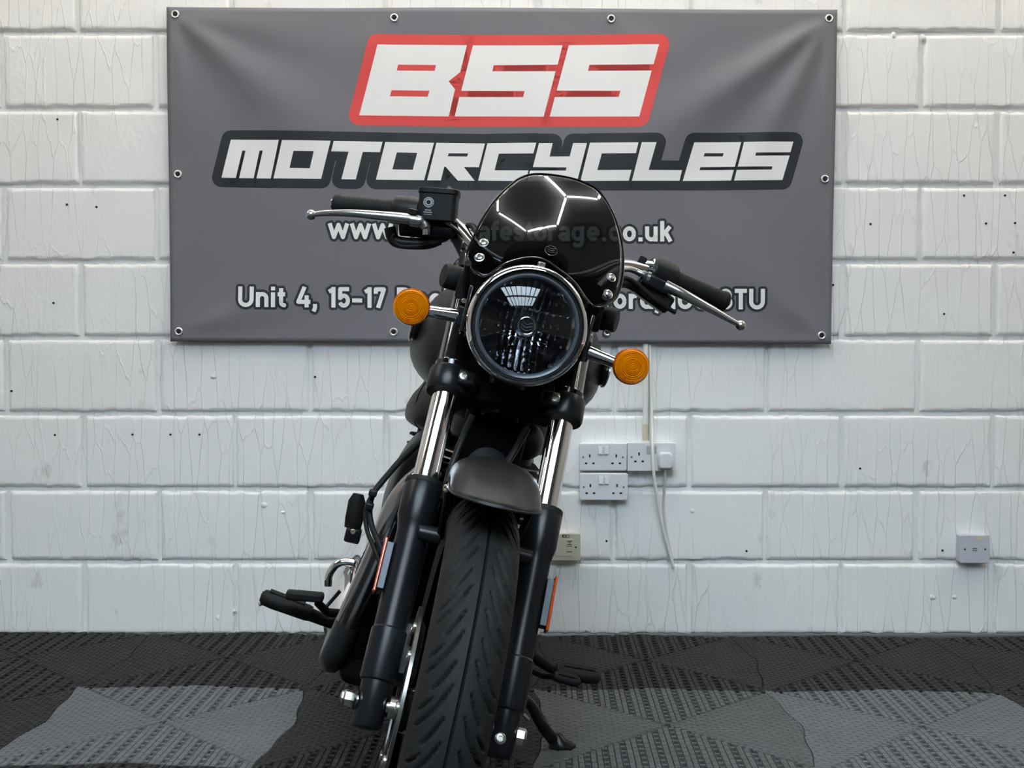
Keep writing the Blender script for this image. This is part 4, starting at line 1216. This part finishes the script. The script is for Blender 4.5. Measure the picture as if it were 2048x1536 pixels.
seat = body_loft('seat', 'seat', spline5([(-.80, 0, .10, .70, .79), (-.84, 0, .145, .675, .79), (-.95, 0, .168, .665, .775), (-1.10, 0, .16, .67, .79), (-1.2, 0, .13, .71, .86), (-1.45, 0, .11, .78, .87), (-1.56, 0, .06, .80, .86)], 4), 4.2)
MB().tube(spline([(-.845, -.135, .785), (-.85, -.147, .74), (-.855, -.143, .69), (-.86, -.12, .668)], 5), .0012, 6).build('seam', 'rubber', seat)
body_loft('side_cover_right', 'covers', spline5([(-.55, -.10, .03, .56, .66), (-.57, -.09, .060, .50, .685), (-.65, -.075, .088, .44, .70), (-.78, -.075, .088, .42, .70), (-.88, -.075, .06, .45, .69)], 4), 2.4).name = 'side_cover'
body_loft('side_cover', 'tank', spline5([(-.62, .06, .03, .60, .70), (-.66, .065, .05, .57, .72), (-.78, .07, .055, .5, .72), (-.9, .07, .04, .52, .71)], 4), 2.6)

# ------------------------------------------------------------------ frame and engine
fr = MB().tube(spline([F(.68, -.045, 0), (-.36, 0, .74), (-.41, 0, .55), (-.45, 0, .36), (-.52, 0, .26)], 6), .022, 14).build('downtube', 'case', bike)
MB().tube(spline([F(.66, -.05, 0), (-.5, 0, .84), (-.8, 0, .76), (-1.1, 0, .68)], 6), .025, 14).build('backbone', 'case', fr)
for sgn in (-1, 1):
    MB().tube(spline([(-.8, sgn * .10, .70), (-1.1, sgn * .11, .70), (-1.5, sgn * .10, .76)], 5), .012, 10).build('seat_rail', 'case', fr)
    MB().tube([(-.86, sgn * .11, .33), (-1.40, sgn * .115, AXZ)], .02, 12).build('swingarm', 'case', bike)
    sh = MB().cyl((-1.33, sgn * .125, .36), (-1.18, sgn * .12, .70), .012, 12).build('rear_shock', 'satin', bike)
    MB().tube([Vector((-1.33, sgn * .125, .36)).lerp(Vector((-1.18, sgn * .12, .70)), .12 + .74 * k / 120) + Vector((.026 * math.cos(k * .55), .026 * math.sin(k * .55), 0)) for k in range(121)], .004, 6).build('spring', 'case', sh)
# ducts, coils and horn between the fork legs
MB().box((-.31, 0, .70), (.03, .11, .20)).build('front_panel', 'deep', bike, bevel=.012)
MB().rev([(-.02, 0), (-.02, .03), (0, .038), (.008, .036), (.01, .02), (.004, .012), (.004, 0)], (-.29, 0, .675), V(1, 0, .2), 32).build('horn', 'case', bike)
MB().tube(spline([P(945, 830, -.20), P(925, 875, -.20), P(900, 940, -.18), P(885, 1000, -.14)], 5), .0052, 10).build('front_brake_hose', 'plastic', bike)
MB().tube(spline([P(1055, 855, -.24), P(1030, 900, -.24), P(1003, 945, -.22), P(985, 990, -.2)], 5), .0062, 10).build('wiring_tube', 'plastic', bike)
# engine
eng = MB().box((-.60, 0, .40), (.34, .22, .27)).build('crankcase', 'case', bike, bevel=.03, bseg=3)
for sgn in (-1, 1):
    MB().rev([(0, 0), (0, .115), (.02, .11), (.03, .09), (.034, 0)], (-.63, sgn * .105, .36), V(0, sgn, 0), 40).build('engine_cover', 'case', eng)
MB().box((-.62, -.125, .285), (.24, .085, .17)).build('clutch_case', 'case', eng, bevel=.025, bseg=3)
MB().tube([P(742, 1180, -.45), P(720, 1290, -.5), P(700, 1340, -.56)], [.016, .02, .018], 12).build('oil_line', 'case', eng)
MB().box((-.55, 0, .22), (.25, .16, .08)).build('sump', 'case', eng, bevel=.015)
cyl = MB().rev([(0, .075), (.18, .075)], (-.54, .02, .52), Z, 32).build('cylinder', 'case', bike)
for k in range(9):
    z = .572 + .0128 * k
    hwf = .094 if k < 8 else .09
    MB().prism(rounded_rect(-.095, .095, -hwf, hwf, .04, 6), (-.54, .018, z), X, Y_, Z, .0036, 0).build('cooling_fin', 'case', cyl)
    rr = rounded_rect(-.0955, .0955, -hwf - .0005, hwf + .0005, .0405, 6)
    mb = MB()
    rg = [[Vector((-.54 + p[0], .018 + p[1], z + dz)) for p in rr] for dz in (.0004, .0032)]
    mb.loft(rg, False).build('fin_edge', 'finedge', cyl)
MB().ell((-.54, .018, .722), (.10, .090, .042), 28, 16, .75).build('cylinder_head', 'case', bike)
MB().ell((-.54, .018, .742), (.07, .06, .025), 24, 12, .8).build('rocker_cover', 'case', bike)

# ------------------------------------------------------------------ exhaust
hp = [(-.45, -.02, .635), P(866, 944, -.40), P(838, 962, -.395), P(806, 998, -.395), P(783, 1042, -.40), P(757, 1110, -.42), P(714, 1206, -.45), P(686, 1270, -.48), P(666, 1314, -.52), (-.62, -.188, .215), (-.74, -.19, .21), (-.86, -.19, .22)]
sp = spline(hp, 8)
ks = len(sp) - 1
rs = [.019 + .0055 * min(1, i / (ks * .22)) for i in range(ks + 1)]
cut = int(ks * .60)
MB().tube(sp[:cut + 1], rs[:cut + 1], 28).build('exhaust_header', 'darkchrome', bike)
MB().tube(sp[cut:], rs[cut:], 28).build('exhaust_shield', 'brushed', bike)
ML = [(-.86, -.19, .22), (-.92, -.20, .225), (-1.0, -.205, .235), (-1.60, -.205, .30)]
sil = []
for (c, hh, ww) in ((Vector((-.84, -.185, .225)), .035, .035), (Vector((-.90, -.190, .225)), .060, .042), (Vector((-.97, -.195, .235)), .088, .046), (Vector((-1.06, -.195, .245)), .10, .05), (Vector((-1.62, -.195, .30)), .085, .05), (Vector((-1.64, -.195, .302)), .06, .04)):
    sil.append([c + Vector((0, ww * math.cos(2 * math.pi * k / 40), hh * math.sin(2 * math.pi * k / 40))) for k in range(40)])
so_ = MB().loft(sil, True).build('silencer', 'chrome', bike)
MB().tube(spline([P(656, 1172, -.83), P(658, 1150, -.83), P(672, 1130, -.83), P(690, 1124, -.83), P(708, 1126, -.83)], 6), .0085, 14).build('heat_guard', 'chrome', so_)
MB().tube(spline([P(680, 1182, -.80), P(660, 1205, -.80), P(645, 1222, -.78)], 4), .004, 8).build('pedal_spring', 'satin', bike)

# ------------------------------------------------------------------ foot controls
def peg(a, b, r, parent_name='footpeg', m='rubber'):
    a, b = Vector(a), Vector(b)
    L = (b - a).length
    ax_ = (b - a).normalized()
    o = MB().tube([a, a + ax_ * L * .08, a + ax_ * L * .75, a + ax_ * L * .94, b], [r * .9, r, r * 1.05, r * .95, r * .55], 18, flat=.8).build(parent_name, m, bike, sharp=50)
    for k in (-1, 0, 1):
        MB().tube([a + ax_ * L * .15 + V(.009 * k, 0, r * .80), a + ax_ * L * .85 + V(.009 * k, 0, r * .84)], .0018, 6).build('tread_rib', m, o)
    return o
pr_ = peg(P(622, 1228, -.75), P(522, 1192, -.75), .021)
MB().cyl(P(528, 1205, -.75), P(518, 1209, -.75), .0045, 10).build('wear_stud', 'steel', pr_)
MB().tube([P(618, 1228, -.75), P(660, 1245, -.76), Vector((-.78, -.15, .28))], [.014, .013, .016], 12).build('peg_hanger', 'case', bike)
br = MB().box(P(610, 1192, -.68), (.03, .075, .018), Matrix.Rotation(rad(8), 3, 'X')).build('brake_pedal', 'rubber', bike, bevel=.005)
MB().tube([P(635, 1205, -.68), P(655, 1225, -.7), Vector((-.78, -.17, .27))], [.008, .009, .010], 10).build('pedal_arm', 'case', br)
pl_ = peg(P(1112, 1340, -.75), P(1200, 1356, -.75), .019)
MB().tube([P(1066, 1312, -.75), P(1116, 1346, -.75)], [.013, .010], 12).build('peg_hanger', 'case', bike)
gl_ = peg(P(1108, 1352, -.63), P(1160, 1366, -.63), .0125, 'gear_lever')
MB().tube([P(1110, 1354, -.64), P(1085, 1352, -.66), P(1060, 1340, -.7)], .006, 10).build('lever_arm', 'case', gl_)
# folded passenger peg on the right
pp = MB().tube([P(705, 1056, -1.05), P(708, 1040, -1.05), P(714, 1003, -1.05), P(717, 988, -1.05)], [.019, .021, .020, .012], 18, flat=.75).build('passenger_peg', 'rubber', bike)
pm = MB().box(P(706, 1070, -1.05), (.034, .036, .034)).build('peg_mount', 'satin', bike, bevel=.005)
bolt(P(706, 1063, -1.03), X, .006, pm)
# side stand
fo = BINV @ on_floor(1122, 1494)
fc = BIKE @ fo
IB = BINV.to_3x3()
st = MB().tube(spline([(-.74, .12, .20), P(1052, 1402, -.79), P(1080, 1444, -.80), BINV @ (fc + Vector((-.014, 0, .012)))], 5), [.0125] * 6 + [.0115] * 5 + [.013] * 5, 14).build('side_stand', 'satin', bike)
ft = MB().loft([[BINV @ (fc + Vector((x * k + dx, y * k, z))) for x, y in ((-.026, -.012), (-.010, -.022), (.020, -.020), (.032, -.006), (.032, .008), (.016, .020), (-.012, .018), (-.026, .008))] for k, dx, z in ((1, 0, .0008), (1, 0, .006), (.55, -.008, .020), (.4, -.014, .032))], True).build('stand_foot', 'satin', st, sharp=50)
MB().tube([P(1046, 1428, -.80), P(1058, 1440, -.80)], .004, 8).build('stand_spring_hook', 'steel', st)
# clutch/brake loom down the right side
lp = [P(880, 850, -.30), P(858, 868, -.28), P(815, 905, -.24), P(775, 950, -.20), P(748, 985, -.18), P(739, 1015, -.17), P(743, 1050, -.16), P(757, 1085, -.14), P(768, 1115, -.13), P(772, 1150, -.12)]
hz = MB().tube(spline(lp, 6), .0048, 10).build('brake_hose_front', 'rubber', bike)
hz.name = 'front_brake_hose'
MB().tube(spline([p + V(-.004, -.004, -.012) for p in lp], 6), .0036, 10).build('speed_sensor_lead', 'rubber', bike)
for u, v in ((746, 986), (739, 1012), (757, 1087), (765, 1108)):
    MB().box(P(u, v, -.165), (.018, .013, .010)).build('cable_clip', 'plastic', bike, bevel=.002)
# rear mudguard and tail light, mostly hidden
vs, fs = [], []
for i in range(31):
    for j in range(13):
        t = -1 + 2 * j / 12
        y = .085 * math.sin(t * math.pi / 2); r = .345 + .03 * math.cos(t * math.pi / 2)
        a = rad(40) + rad(130) * i / 30
        vs.append((-1.40 + r * math.cos(a), y, AXZ + r * math.sin(a)))
for i in range(30):
    for j in range(12):
        q = i * 13 + j; fs.append((q, q + 1, q + 14, q + 13))
rm = MB().add(vs, fs).build('rear_mudguard', 'tank', bike, sharp=80)
so = rm.modifiers.new('thickness', 'SOLIDIFY'); so.thickness = .002
MB().rev([(0, .035), (.015, .032), (.02, 0)], (-1.66, 0, .62), V(-1, 0, .1), 24).build('tail_light', 'amber_refl', bike)
